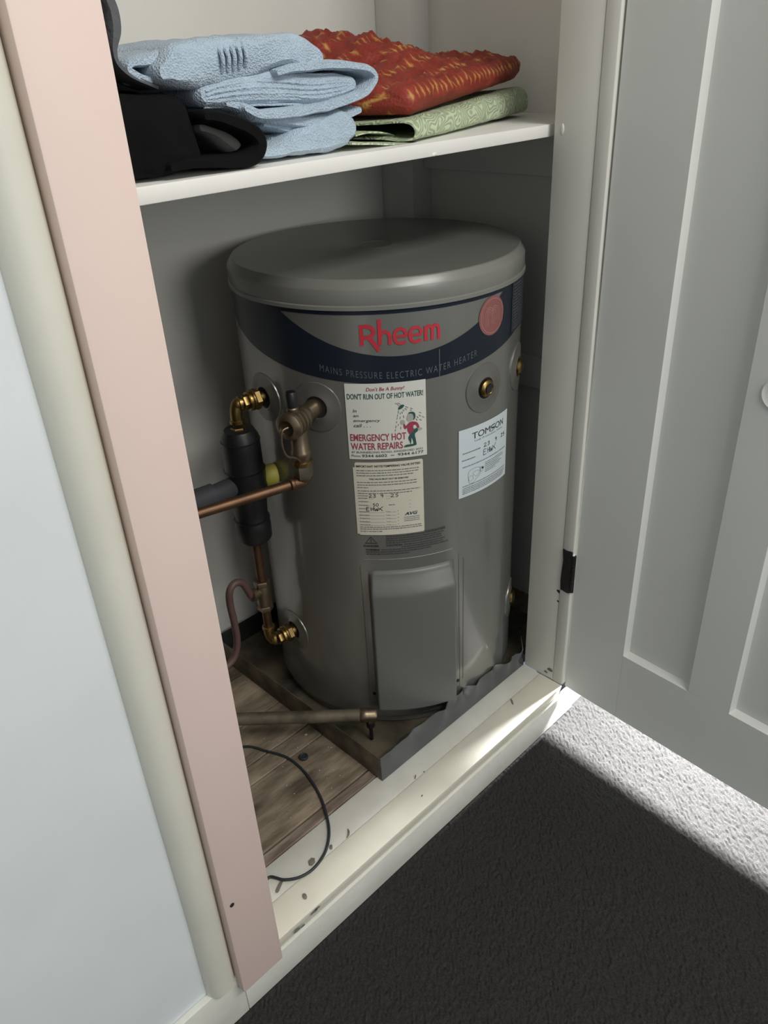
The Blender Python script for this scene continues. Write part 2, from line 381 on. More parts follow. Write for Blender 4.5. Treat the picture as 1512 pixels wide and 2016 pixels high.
for a, b in [(0.112, 0.235), (0.305, 0.428), (0.498, 0.621)]:
    bm = B(); z0, z1 = 0.230, 1.930; d0, d1, sl_ = 0.0012, 0.0115, 0.0045
    def q(x, y, z): return bm.verts.new(dm@Vector((x, y, z)))
    o4 = [q(a, d0, z0), q(b, d0, z0), q(b, d0, z1), q(a, d0, z1)]
    i4 = [q(a+sl_, d1, z0+sl_+0.002), q(b-sl_, d1, z0+sl_+0.002), q(b-sl_, d1, z1-sl_), q(a+sl_, d1, z1-sl_)]
    k4 = [q(a, 0.022, z0), q(b, 0.022, z0), q(b, 0.022, z1), q(a, 0.022, z1)]
    bm.faces.new(i4)
    for i in range(4):
        j = (i+1) % 4
        bm.faces.new((o4[i], o4[j], i4[j], i4[i])); bm.faces.new((o4[i], k4[i], k4[j], o4[j]))
    bm.faces.new(k4)
    obj('panel', bm, M['door'], door, smooth=False)
fp = dm@Vector((0.276, 0.0, 0)); fz = at(1527, 776, 0, fp.x).z; nD = (dm.to_3x3()@Vector((0, -1, 0)))
obj('finger_pull', lathe([(0.0225, -0.0005), (0.0222, 0.0018), (0.0205, 0.0026), (0.0188, 0.0020), (0.0150, 0.0009), (0.0001, 0.0006)], (fp.x, fp.y, fz), nD, 36), M['door'], door, label='small round painted finger pull')
# old hinge, dark and paint chipped, let into the jamb edge
hg = thing('hinge', 'dark paint chipped hinge low on the right jamb', 'hinge', (1.014, 0.606, 0.325))
bm = B()
hz0, hz1 = at(1113, 1165, 0, 1.013).z, at(1120, 1085, 0, 1.013).z
vs = add_box(bm, 1.0118, 1.0150, 0.6012, 0.6205, hz0, hz1, 0.0008)
bmesh.ops.subdivide_edges(bm, edges=bm.edges[:], cuts=3, use_grid_fill=True)
for v in bm.verts:
    v.co.y += fbm(v.co, 90)*0.0022; v.co.z += fbm(v.co+Vector((3, 0, 0)), 90)*0.002
obj('leaf', bm, M['hinge'], hg)
for k in range(3):
    z = hz0+0.004+(hz1-hz0-0.008)*k/3
    obj('knuckle', lathe([(0.003, 0), (0.0036, 0.0006), (0.0036, (hz1-hz0-0.008)/3-0.0014), (0.003, (hz1-hz0-0.008)/3-0.0008)], (1.0136, 0.5978, z), (0, 0, 1), 14), M['hinge'], hg)
for pz, py in ((0.2, 0.3), (0.5, 0.7), (0.8, 0.3)):
    obj('screw_head', lathe([(0.0026, 0), (0.0022, 0.0006), (0.0008, 0.0007)], (1.0119, 0.602+0.017*py, hz0+(hz1-hz0)*pz), (-1, 0, 0), 10), M['hole'], hg)

# ------------------------------------------------------------------ cupboard floorboards
cf = thing('cupboard_floor', 'worn brown floorboards inside the cupboard', None, (0.7, 0.95, 0.07), kind='structure')
def plank(x0, x1, y0, y1, z0, z1, m):
    bm = B(); add_box(bm, x0, x1, y0, y1, z0, z1, 0.0018, 1)
    bmesh.ops.subdivide_edges(bm, edges=[e for e in bm.edges if abs(e.verts[0].co.x-e.verts[1].co.x) > 0.2], cuts=24)
    for v in bm.verts:
        n = fbm((v.co.x, v.co.y*2, v.co.z), 14)
        v.co.z += n*0.0008; v.co.y += fbm((v.co.x, y0 if v.co.y < (y0+y1)/2 else y1, 5), 22)*0.0013
    obj('plank', bm, m, cf)
plank(0.308, 1.212, 0.7065, 0.7255, 0.070, 0.0908, M['woodpink'])
ys = [(0.7272, 0.8463), (0.8478, 0.8846), (0.8860, 0.9708), (0.9722, 1.0888), (1.0902, 1.1785)]
for (a, b) in ys: plank(0.308, 1.212, a, b, 0.070, 0.0922, M['wood'])
# crumbs of plaster and paint lying on the boards
bm = B(); rs = random.Random(4)
for k in range(95):
    x = rs.uniform(0.33, 0.61); y = rs.uniform(0.728, 0.93); s = rs.uniform(0.0004, 0.0011)*(2.0 if rs.random() < 0.12 else 1)
    r = bmesh.ops.create_cube(bm, size=1.0)
    mm = Matrix.Translation((x, y, 0.0930+s*0.3))@Matrix.Rotation(rs.uniform(0, 3), 4, 'Z')@Matrix.Diagonal((s*rs.uniform(1, 2.4), s, s*0.8, 1))
    for v in r['verts']: v.co = mm@v.co
obj('crumbs', bm, M['chipwhite'], cf, smooth=False, kind='stuff')

# ------------------------------------------------------------------ shelf
sh = thing('shelf', 'white painted shelf board across the cupboard above the water heater', 'shelf', (0.76, 0.9, 1.0425))
bm = B(); add_box(bm, 0.307, 1.2135, 0.7000, 1.0970, 1.0425, 1.0585, 0.0012)
bmesh.ops.subdivide_edges(bm, edges=[e for e in bm.edges if abs(e.verts[0].co.x-e.verts[1].co.x) > 0.3], cuts=14)
obj('shelf_board', bm, M['shelf'], sh)
obj('shelf_front_paint_drip', blob((0.78, 0.700, 1.0445), 0.003, 1.5, 0.5, 0.8), M['shelf'], sh)
obj('shelf_end', box(0.307, 1.160, 1.0972, 1.1795, 1.0425, 1.0585, 0.0006), M['shelf'], sh)

# ------------------------------------------------------------------ water heater
TX, TY, RB = 0.89125, 0.92805, 0.2320
TM = math.atan2(TY, TX)+PI
def wrap(s, z, off=0.0):
    """millimetres round the tank from the line nearest the viewer, height in mm -> world"""
    a = TM+s/(RB*1000)
    return Vector((TX+(RB+off)*math.cos(a), TY+(RB+off)*math.sin(a), z/1000))
def nrm(s):
    a = TM+s/(RB*1000); return Vector((math.cos(a), math.sin(a), 0))
tank = thing('water_heater', 'squat grey cylindrical electric water heater standing in the metal tray', 'water heater', (TX, TY, 0.0955))
ZB, ZL = 0.0955, 0.8555
body = obj('body', lathe([(0.222, ZB), (0.226, ZB), (0.226, ZB+0.014), (RB, ZB+0.018), (RB, 0.3), (RB, 0.6), (RB, ZL+0.004)], (TX, TY, 0), (0, 0, 1), 128), M['tank'], tank)
lid = obj('lid', lathe([(0.2325, ZL), (0.2358, ZL+0.0005), (0.2358, ZL+0.0055), (0.2338, ZL+0.0070), (0.2343, ZL+0.0085), (0.2343, 0.8825), (0.2335, 0.8850), (0.2265, 0.8945), (0.2245, 0.8955), (0.2200, 0.8950), (0.12, 0.8945), (0.032, 0.8942), (0.029, 0.8952), (0.028, 0.8956), (0.0265, 0.8956), (0.0255, 0.8948), (0.001, 0.8948)], (TX, TY, 0), (0, 0, 1), 128), M['lid'], tank, angle=25)
obj('base_foot', lathe([(0.214, 0.0925), (0.219, 0.0925), (0.219, 0.0965), (0.205, 0.0965)], (TX, TY, 0), (0, 0, 1), 64), M['blackplastic'], tank, label='black plastic foot ring')

# --- print helpers: flat print and stickers wrapped on the tank
def text2d(txt, bold=0.0, shear=0.0, space=1.0):
    cu = bpy.data.curves.new('t', 'FONT'); cu.body = txt; cu.size = 1.0; cu.offset = bold; cu.shear = shear
    cu.space_character = space; cu.resolution_u = 3; cu.fill_mode = 'FRONT'
    o = bpy.data.objects.new('t', cu)
    me = bpy.data.meshes.new_from_object(o)
    vs = [(v.co.x, v.co.y) for v in me.vertices]; fs = [tuple(p.vertices) for p in me.polygons]
    bpy.data.objects.remove(o); bpy.data.curves.remove(cu); bpy.data.meshes.remove(me)
    return vs, fs
def add2d(bm, vs, fs, off, f=None):
    V = []
    for s, z in vs:
        V.append(bm.verts.new(wrap(s, z, off)))
    for f_ in fs:
        try: bm.faces.new([V[i] for i in f_])
        except ValueError: pass
def put_text(bm, txt, s0, s1, z0, z1, off, bold=0.0, shear=0.0, space=1.0, tilt=0.0, arc=None, capref=True):
    """text fitted to the width s0..s1 with capital height z0..z1 (mm)"""
    vs, fs = text2d(txt, bold, shear, space)
    xs = [v[0] for v in vs]; a, b = min(xs), max(xs)
    cap = 0.70 if capref else max(v[1] for v in vs)-min(v[1] for v in vs)
    out = []
    for x, y in vs:
        s = s0+(x-a)/(b-a)*(s1-s0); z = z0+y/cap*(z1-z0)+tilt*(s-s0)
        if arc: z += arc(s)
        out.append((s, z))
    add2d(bm, out, fs, off)
def stroke(bm, pts, w, off, closed=False, n=6, smooth=True):
    P = [Vector((p[0], p[1], 0)) for p in pts]
    if smooth and len(P) > 2: P = spline(P, n, closed)
    if closed: P.append(P[0].copy())
    vs = []
    for i, p in enumerate(P):
        if closed: t = (P[(i+1) % (len(P)-1)]-P[(i-1) % (len(P)-1)])
        else: t = P[min(i+1, len(P)-1)]-P[max(i-1, 0)]
        if t.length < 1e-9: t = Vector((1, 0, 0))
        t.normalize(); nn = Vector((-t.y, t.x, 0))*w/2
        vs += [(p.x+nn.x, p.y+nn.y), (p.x-nn.x, p.y-nn.y)]
    add2d(bm, vs, [(2*i, 2*i+1, 2*i+3, 2*i+2) for i in range(len(P)-1)], off)
def poly(bm, pts, off, smooth=True, n=5):
    P = [Vector((p[0], p[1], 0)) for p in pts]
    if smooth: P = spline(P, n, True)
    tri = geometry.tessellate_polygon([P])
    add2d(bm, [(p.x, p.y) for p in P], tri, off)
def bars(bm, s0, s1, z, h, off, rs, gap=1.0):
    """small print too tiny to read: words as short dashes"""
    s = s0
    while s < s1-0.6:
        w = min(rs.uniform(2.2, 6.5), s1-s)
        hh = h*rs.uniform(0.8, 1.05)
        add2d(bm, [(s, z-hh/2), (s+w, z-hh/2), (s+w, z+hh/2), (s, z+hh/2)], [(0, 1, 2, 3)], off)
        s += w+gap*rs.uniform(0.7, 1.2)
def patch(s0, s1, z0, z1, off, t=0.0003, nx=None, f=None, rad=0.0):
    """thin curved sheet lying on the tank"""
    bm = B(); nx = nx or max(2, int((s1-s0)/4)); top = []; bot = []
    def fz(s, z): return f(s, z) if f else (s, z)
    def corner(s):
        d = min(s-s0, s1-s)
        return rad-math.sqrt(max(0, rad*rad-(rad-d)**2)) if d < rad else 0.0
    us = [s0+(s1-s0)*i/nx for i in range(nx+1)]
    if rad: us = sorted(set(us+[s0+rad*(1-math.cos(a*PI/10)) for a in range(1, 6)]+[s1-rad*(1-math.cos(a*PI/10)) for a in range(1, 6)]))
    for s in us:
        c = corner(s) if rad else 0
        for lst, o_ in ((top, off), (bot, off-t)):
            lst.append((bm.verts.new(wrap(*fz(s, z0+c), o_)), bm.verts.new(wrap(*fz(s, z1-c), o_))))
    for i in range(len(us)-1):
        bm.faces.new((top[i][0], top[i+1][0], top[i+1][1], top[i][1]))
        for k in (0, 1): bm.faces.new((bot[i][k], bot[i+1][k], top[i+1][k], top[i][k]))
    for i in (0, len(us)-1): bm.faces.new((top[i][0], top[i][1], bot[i][1], bot[i][0]))
    return bm

# --- dark band with a pale lens-shaped window
def band_low(s): return 750+0.00055*(s-30)**2
def band_in(s): return 789.5+0.00190*(s-30)**2
bm = B(); prev = None
for i in range(0, 141):
    s = -300+i*640/140; lo = band_low(s); hi = 856.0
    inn = band_in(s); top_in = 849.5
    if inn >= top_in: a, b = 853.0, 853.0
    else: a, b = inn, top_in
    a = max(a, lo+0.5)
    cur = [bm.verts.new(wrap(s, z, 0.0004)) for z in (lo, a, b, hi)]
    if prev:
        bm.faces.new((prev[0], cur[0], cur[1], prev[1])); bm.faces.new((prev[2], cur[2], cur[3], prev[3]))
        if not (inn < top_in or inn_p < top_in):
            pass
    prev = cur; inn_p = inn
band = obj('decal_band', bm, M['navy'], tank, label='navy curved decal band')
# brand lettering
bm = B(); OFF = 0.0010
W_ = 5.2
stroke(bm, [(-25, 807), (-25, 836)], W_, OFF)
stroke(bm, [(-26, 833.5), (-16, 833.5), (-10, 830.5), (-8, 826), (-10, 821.5), (-16, 818.5), (-23, 818)], W_, OFF)
stroke(bm, [(-15, 818), (-8, 809), (-1.5, 799)], W_+0.6, OFF, smooth=False)
stroke(bm, [(0, 843), (0, 807)], W_, OFF)
stroke(bm, [(0, 819), (5, 825), (11, 824), (13.5, 818), (13.5, 807)], W_-0.6, OFF)
for ex in (28.5, 50):
    stroke(bm, [(ex-8, 817.5), (ex+8.6, 817.5)], W_-1.6, OFF)
    stroke(bm, [(ex+8.2, 818), (ex+6.0, 825), (ex, 828), (ex-6.5, 825), (ex-8.6, 818), (ex-6.5, 810.5), (ex, 807.6), (ex+7.5, 810)], W_-0.8, OFF)
stroke(bm, [(64.5, 828), (64.5, 807)], W_, OFF)
stroke(bm, [(64.5, 822), (68, 827), (72.5, 826), (74, 820), (74, 807)], W_-0.8, OFF)
stroke(bm, [(74, 822), (77.5, 827), (82, 826), (83.6, 820), (83.6, 807)], W_-0.8, OFF)
obj('brand_lettering', bm, M['red'], band, smooth=False, label='red brand lettering')
bm = B()
put_text(bm, 'MAINS PRESSURE ELECTRIC WATER HEATER', -89, 149, 757.5, 767.5, OFF, bold=-0.004, space=1.25, arc=lambda s: 0.00085*(s-30)**2*0.95)
obj('small_lettering', bm, M['faint'], band, smooth=False, label='faint grey capitals along the band')
# round emblem
def disc2(bm, cs, cz, r0, r1, off, n=40, t=0.0):
    vs = []
    for i in range(n):
        a = 2*PI*i/n; vs += [(cs+r0*math.cos(a), cz+r0*math.sin(a)), (cs+r1*math.cos(a), cz+r1*math.sin(a))]
    add2d(bm, vs, [(2*i, 2*i+1, (2*i+3) % (2*n), (2*i+2) % (2*n)) for i in range(n)], off)
bm = B()
for k in range(4): disc2(bm, 180.5, 820.5, 0.01+k*7.1, (k+1)*7.1, 0.0011)
em = obj('round_emblem', bm, M['emblem'], tank, smooth=False, label='faded red round emblem')
bm = B(); disc2(bm, 180.5, 820.5, 24.3, 25.4, 0.0016)
for w in (0, 1):
    for k in range(3):
        c = 173.5+w*13; r = 2.0+k*2.9
        stroke(bm, [(c-r, 808), (c-r, 826)]+[(c-r*math.cos(a*PI/6), 826+r*math.sin(a*PI/6)) for a in range(1, 6)]+[(c+r, 826), (c+r, 820 if w == 0 else 812)], 1.1, 0.0016, n=2)
obj('emblem_line', bm, M['emblem_ring'], em, smooth=False)
# slate nameplate at the right
npl = obj('nameplate', patch(238, 322, 779, 855, 0.0013), M['plate'], tank)
bm = B(); rs = random.Random(11)
for z in np.arange(785, 852, 4.6): bars(bm, 243, 318 if rs.random() < 0.6 else 290, z, 1.6, 0.0017, rs)
obj('small_print', bm, M['faint'], npl, smooth=False, kind='stuff')

# --- sticker 1: plumber's advertising sticker
def frame_map(s0, s1, z0, z1):
    return (lambda u: s0+(s1-s0)*u), (lambda v: z1-(z1-z0)*v)
st1 = obj('sticker', patch(-54.3, 62.3, 632.8, 751.6, 0.0012), M['paper'], tank, label='white advertising sticker, topmost under the band')
U, V = frame_map(-54.3, 62.3, 632.8, 751.6); OF = 0.0016
def T(bm, txt, u0, u1, v0, v1, **k): put_text(bm, txt, U(u0), U(u1), V(v1), V(v0), OF, **k)
bm = B()
T(bm, "Don't Be A Bunny!", .265, .735, .048, .093, bold=0.012, shear=0.22)
T(bm, "EMERGENCY HOT", .03, .735, .655, .745, bold=0.018)
T(bm, "WATER REPAIRS", .03, .69, .775, .865, bold=0.018)
obj('red_lettering', bm, M['redtext'], st1, smooth=False, kind='stuff')
bm = B()
T(bm, "DON'T RUN OUT OF HOT WATER!", .025, .965, .128, .195, bold=0.018)
obj('green_lettering', bm, M['greentext'], st1, smooth=False)
bm = B()
for t_, u1, v0, v1 in (("In", .135, .325, .365), ("an", .155, .39, .425), ("emergency", .425, .455, .49), ("call . . .", .30, .515, .56)):
    T(bm, t_, .085, u1, v0, v1, bold=0.012, shear=0.25)
T(bm, "87 BUNNERONG ROAD, KINGSFORD 2032", .035, .945, .888, .914, bold=0.004)
T(bm, "Phone", .03, .145, .935, .965)
T(bm, "9344 6602", .165, .485, .932, .968, bold=0.02)
T(bm, "9344 6177", .62, .955, .930, .966, bold=0.02)
stroke(bm, [(U(.53), V(.952)), (U(.575), V(.952))], 1.0, OF)
obj('grey_lettering', bm, mat('dark_grey_print', (0.07, 0.085, 0.085, 1), 0.6, var=0.05), st1, smooth=False, kind='stuff')
def fig(x, y):
    px, py = 760+x/18.325, 780+y/18.325
    u = (px-679-(py-754)*0.061)/154.5; v = (py-754+0.038*(px-679))/147.5
    return U(u), V(v)
def FP(bm, pts, **k): poly(bm, [fig(*p) for p in pts], OF+0.0002, **k)
# plain standing figure under a shower head
bm = B()
FP(bm, [(400, 385), (420, 300), (500, 225), (610, 240), (560, 330), (470, 380)])
for P_ in ([(1000, 1120), (1100, 1090), (1120, 1200), (1020, 1300), (1060, 1500), (1090, 1690), (990, 1690), (970, 1560), (900, 1420), (900, 1560), (870, 1680), (860, 1600), (790, 1440), (840, 1300)],
           [(650, 1755), (700, 1680), (860, 1660), (1000, 1660), (1090, 1690), (960, 1730)]): FP(bm, P_)
FP(bm, [(760, 560), (800, 500), (930, 500), (1010, 580), (1010, 720), (940, 800), (950, 680), (880, 570)])
obj('green_artwork', bm, M['greentext'], st1, smooth=False)
bm = B()
FP(bm, [(600, 900), (650, 920), (690, 980), (800, 870), (950, 840), (1100, 900), (1175, 1060), (1110, 1090), (1050, 980), (960, 980), (960, 1080), (1000, 1130), (840, 1290), (760, 1180), (735, 1060), (670, 1100), (615, 1040)], n=3)
obj('red_artwork', bm, M['redtext'], st1, smooth=False)
bm = B()
FP(bm, [(720, 620), (770, 560), (900, 570), (955, 680), (920, 790), (800, 830), (715, 770)])
FP(bm, [(490, 800), (540, 760), (640, 800), (640, 890), (560, 925), (500, 900)])
FP(bm, [(1130, 1110), (1210, 1080), (1290, 1130), (1220, 1180), (1140, 1170)])
obj('pale_artwork', bm, M['skin'], st1, smooth=False)
bm = B()
def FS(a, b, w=0.9): stroke(bm, [fig(*a), fig(*b)], w, OF+0.0002)
for a, b in [((420, 420), (400, 520)), ((390, 560), (380, 640)), ((380, 670), (365, 730)), ((365, 800), (350, 860)), ((340, 950), (330, 1040)), ((325, 1090), (315, 1160)), ((480, 490), (475, 550)), ((480, 640), (475, 720)), ((430, 900), (410, 960)), ((590, 600), (610, 690)), ((510, 1000), (510, 1080)), ((540, 460), (550, 530)), ((570, 390), (610, 450)), ((630, 350), (700, 410)), ((650, 290), (750, 340)), ((820, 355), (910, 395)), ((820, 420), (880, 450)), ((1150, 530), (1230, 570)), ((1150, 630), (1220, 680)), ((1270, 690), (1340, 740)), ((1070, 670), (1130, 730)), ((1170, 780), (1250, 830)), ((1040, 750), (1090, 820))]: FS(a, b)
stroke(bm, [fig(280, 170), fig(370, 190), fig(420, 260)], 0.7, OF+0.0002); stroke(bm, [fig(370, 150), fig(430, 170), fig(470, 220)], 0.7, OF+0.0002)
obj('water_spray_artwork', bm, M['greytext'], st1, smooth=False)

# --- sticker 2: valve notice with handwriting
st2 = obj('sticker', patch(-47.5, 55.5, 500.2, 627.4, 0.0012, rad=3.0), M['papercream'], tank, label='cream valve notice sticker with handwriting, below the advertising sticker')
tab = obj('sticker_tab', patch(-50.5, -47.4, 502, 619, 0.0011), M['papercream'], st2)
U, V = frame_map(-47.5, 55.5, 500.2, 627.4)
rs = random.Random(5); bm = B()
T(bm, "IMPORTANT NOTE/TEMPERING VALVE FITTED", .02, .96, .035, .062, bold=0.02)
T(bm, "THIS VALVE MUST NOT BE REMOVED", .20, .78, .208, .228, bold=0.015)
obj('heading_lettering', bm, M['black'], st2, smooth=False)
bm = B()
for v, u1 in ((.105, .95), (.138, .94), (.172, .85), (.262, .90), (.297, .90), (.332, .18), (.378, .95), (.412, .83), (.885, .95), (.912, .97), (.945, .36)):
    bars(bm, U(.02), U(u1), V(v), 1.5, OF, rs)
for v in (.445, .478, .525, .575, .622):
    bars(bm, U(.02), U(.17), V(v), 1.4, OF, rs, 0.5); stroke(bm, [(U(.18), V(v+.008)), (U(.80 if v > .5 else .5), V(v+.008))], 0.35, OF)
bars(bm, U(.47), U(.56), V(.575), 1.3, OF, rs)
for v in (.668, .715, .760, .808, .852):
    bars(bm, U(.02), U(.18), V(v), 1.3, OF, rs, 0.5); stroke(bm, [(U(.185), V(v+.008)), (U(.40), V(v+.008))], 0.35, OF)
    T(bm, "Temp", .42, .49, v-.008, v+.008); stroke(bm, [(U(.495), V(v+.008)), (U(.575), V(v+.008))], 0.35, OF)
    disc2(bm, U(.605), V(v-.005), 0.35, 0.7, OF, 10)
for v in (.765, .79, .815): bars(bm, U(.69), U(.93), V(v), 1.1, OF, rs, 0.4)
obj('small_print', bm, M['greytext'], st2, smooth=False, kind='stuff')
bm = B(); T(bm, "AVG", .70, .90, .695, .735, bold=0.035, shear=0.3)
obj('maker_lettering', bm, mat('navy_print', (0.03, 0.05, 0.10, 1), 0.6, var=0.05), st2, smooth=False)
bm = B()
def HW(strokes, s0, s1, z0, z1, w=0.8, off=OF):
    for S_ in strokes: stroke(bm, [(s0+(s1-s0)*x, z0+(z1-z0)*y) for x, y in S_], w, off, n=5)
D2 = [[(0, .8), (.4, 1), (.8, .75), (.4, .35), (0, .02), (.45, .08), (1, .0)]]
D3 = [[(.1, .9), (.6, 1), (.8, .75), (.35, .55), (.85, .35), (.55, .02), (0, .1)]]
D9 = [[(.9, .75), (.5, 1), (.1, .75), (.5, .5), (.9, .8), (.75, .35), (.6, 0)]]
D5 = [[(.9, 1), (.3, .95), (.15, .6), (.6, .62), (.85, .3), (.5, .02), (.05, .1)]]
D0 = [[(.5, 1), (.1, .6), (.3, .05), (.8, .2), (.9, .75), (.5, 1)]]
EE = [[(.9, .95), (.1, 1), (.08, .5), (.05, 0), (.95, .05)], [(.1, .52), (.7, .55)]]
HH = [[(.1, 1), (.15, 0)], [(.15, .5), (.8, .55)], [(.85, 1), (.8, 0)]]
WW = [[(0, .9), (.2, 0), (.5, .6), (.7, 0), (1, .95)]]
XX = [[(-.3, -.0), (1.2, 1.15)], [(.2, .75), (1.1, .0)]]
def word(items, s0, s1, z0, z1, w=0.8, off=OF):
    for gl, a, b in items: HW(gl, s0+(s1-s0)*a, s0+(s1-s0)*b, z0, z1, w, off)
word([(D2, 0, .1), (D3, .14, .24), (D9, .40, .49), (D2, .74, .86), (D5, .9, 1.0)], U(.185), U(.62), V(.468), V(.425))
word([(D5, 0, .42), (D0, .52, 1)], U(.235), U(.32), V(.59), V(.548))
word([(EE, 0, .2), (HH, .27, .47), (WW, .5, .75), (XX, .76, 1)], U(.135), U(.37), V(.652), V(.602), 1.0)
obj('handwriting', bm, M['ink'], st2, smooth=False)

# --- sticker 3: pale blue protection notice
st3 = obj('sticker', patch(115.5, 232, 542, 658.5, 0.0012), M['paperblue'], tank, label='pale blue sticker on the right side of the tank')
U, V = frame_map(115.5, 232, 542, 658.5)
bm = B(); cap = (V(.175), V(.085))
for t_, a, b in (("T", .22, .315), ("O", .325, .445), ("M", .46, .565), ("O", .675, .785), ("N", .80, .875)):
    put_text(bm, t_, U(a), U(b), cap[0], cap[1], OF, bold=0.0)
stroke(bm, [(U(.665), V(.093)), (U(.60), V(.10)), (U(.585), V(.12)), (U(.63), V(.135)), (U(.665), V(.135))], 1.6, OF)
stroke(bm, [(U(.575), V(.178)), (U(.63), V(.172)), (U(.66), V(.155)), (U(.655), V(.147)), (U(.59), V(.145))], 1.0, OF)
obj('maker_lettering', bm, M['black'], st3, smooth=False)
bm = B(); T(bm, "Leak Protection Valve", .265, .85, .195, .222, bold=0.0)
bars(bm, U(.06), U(.95), V(.545), 1.6, OF, random.Random(2))
obj('blue_lettering', bm, M['bluetext'], st3, smooth=False, kind='stuff')
bm = B(); rs = random.Random(9)
bars(bm, U(.06), U(.37), V(.345), 1.7, OF, rs, .5); bars(bm, U(.05), U(.28), V(.445), 1.7, OF, rs, .5)
for v, u1 in ((.60, .88), (.628, .90), (.655, .80), (.683, .85), (.711, .80), (.738, .70)): bars(bm, U(.47), U(u1), V(v), 1.2, OF, rs, .7)
for v, u1 in ((.835, .95), (.868, .95), (.895, .95), (.92, .93), (.945, .9)): bars(bm, U(.06), U(u1), V(v), 1.3, OF, rs, .7)
stroke(bm, [(U(.17), V(.80)), (U(.16), V(.66)), (U(.21), V(.615)), (U(.33), V(.615)), (U(.38), V(.66)), (U(.36), V(.74)), (U(.30), V(.78)), (U(.25), V(.82))], 0.5, OF, True)
stroke(bm, [(U(.17), V(.72)), (U(.23), V(.71)), (U(.24), V(.77)), (U(.18), V(.78))], 0.4, OF, True)
stroke(bm, [(U(.24), V(.68)), (U(.31), V(.66)), (U(.36), V(.69)), (U(.30), V(.74))], 0.4, OF, True)
stroke(bm, [(U(.37), V(.64)), (U(.42), V(.64)), (U(.43), V(.69)), (U(.38), V(.70))], 0.5, OF, True)
obj('small_print', bm, M['greytext'], st3, smooth=False, kind='stuff')
bm = B(); poly(bm, [(U(.40), V(.645)), (U(.445), V(.65)), (U(.43), V(.675)), (U(.405), V(.665))], OF)
word([(D2, 0, .11), (D3, .15, .25), (D9, .50, .57), (D2, .80, .88), (D5, .9, 1.0)], U(.44), U(.93), V(.36), V(.305), 0.9)
word([(EE, 0, .25), (HH, .32, .52), (WW, .52, .75), (XX, .76, 1)], U(.43), U(.69), V(.475), V(.395), 0.9)
obj('handwriting', bm, M['ink'], st3, smooth=False)

# --- printed warning block
bm = B(); OW = 0.0006; rs = random.Random(21)
stroke(bm, [(-30, 496), (-39.5, 484.3), (-20.5, 484.3)], 1.8, OW, True, smooth=False)
stroke(bm, [(-30, 492), (-30, 487.6)], 1.1, OW); disc2(bm, -30, 486.0, 0.01, 0.6, OW, 8)
put_text(bm, "DANGER", -42.5, -17.5, 477.5, 481.2, OW, bold=0.02)
put_text(bm, "CAUTION", -6, 19, 478.3, 481.8, OW, bold=0.02)
put_text(bm, "WARNING", -39.5, -17, 470.5, 473.8, OW, bold=0.03)
obj('warning_lettering', bm, M['black'], tank, smooth=False)
bm = B()
for z, a, b in ((499, 57, 91), (496.6, -6, 91), (492.6, -6, 89), (488.6, -6, 85), (484.6, -6, 84), (480, 22, 90), (476, 18, 86), (472, -14, 88), (468, -39, 66), (464, -39, 30), (472, 84, 97)):
    bars(bm, a, b, z, 2.1, OW, rs, 0.8)
obj('small_print', bm, mat('dark_print', (0.055, 0.055, 0.055, 1), 0.6, var=0.05), tank, smooth=False, kind='stuff')

# --- pressed outline of the access panel and its plastic cover
bm = B()
def seam(bm, pts, w=1.3, h=0.0009):
    """raised rib following the tank"""
    P = []
    for i in range(len(pts)-1):
        a, b = pts[i], pts[i+1]; n = max(1, int(max(abs(b[0]-a[0]), 1)/6))
        P += [(a[0]+(b[0]-a[0])*k/n, a[1]+(b[1]-a[1])*k/n) for k in range(n)]
    P.append(pts[-1]); prev = None
    for i, p in enumerate(P):
        q0, q1 = P[max(i-1, 0)], P[min(i+1, len(P)-1)]
        t = Vector((q1[0]-q0[0], q1[1]-q0[1], 0)).normalized(); n_ = (-t.y*w/2, t.x*w/2)
        cur = [bm.verts.new(wrap(p[0]+n_[0], p[1]+n_[1], 0.0)), bm.verts.new(wrap(p[0], p[1], h)), bm.verts.new(wrap(p[0]-n_[0], p[1]-n_[1], 0.0))]
        if prev:
            for k in (0, 1): bm.faces.new((prev[k], cur[k], cur[k+1], prev[k+1]))
        prev = cur
seam(bm, [(-42, 453.2), (104, 453.2)])
seam(bm, [(-50, 440), (-50, 128)]); seam(bm, [(116, 440), (119, 150)]); seam(bm, [(126, 428), (126, 165)])
obj('pressed_rib', bm, M['tank'], tank)
bm = B(); c0, c1, e0, e1 = -39.0, 107.0, 141.0, 432.0; NX, NZ = 56, 84; Gd = []
for j in range(NZ+1):
    row = []
    for i in range(NX+1):
        tu = i/NX; tv = j/NZ
        uu = tu*tu*(3-2*tu)*0.5+tu*0.5; vv = tv*tv*(3-2*tv)*0.5+tv*0.5
        s = c0+(c1-c0)*uu; z = e0+(e1-e0)*vv
        ds = min(s-c0, c1-s); dt = e1-z; db = z-e0
        R0 = 13.0                                   # round the outline's corners
        f1 = min(1, ds/9.0)
        f2 = min(1, dt/40.0); f3 = min(1, db/7.0)
        g = lambda x: x*x*(3-2*x)
        h = 0.023*(0.22+0.78*g(f2))*(g(min(1, ds/5.0))*0.7+0.3*g(f1))*g(f3) if dt > 0 else 0
        h = 0.023*min(g(f1), g(f3), 1)*min(1, 0.20+0.80*g(f2)) if dt > 2 else 0.023*min(g(f1), g(f3))*0.20*dt/2
        cr_ = math.hypot(max(0, R0-ds), max(0, R0-min(dt, db)))
        if cr_ > R0: h = 0.0
        elif cr_ > R0-4: h = min(h, 0.023*g((R0-cr_)/4)*(0.25 if dt < 20 else 1))
        row.append(bm.verts.new(wrap(s, z, h+0.0002)))
    Gd.append(row)
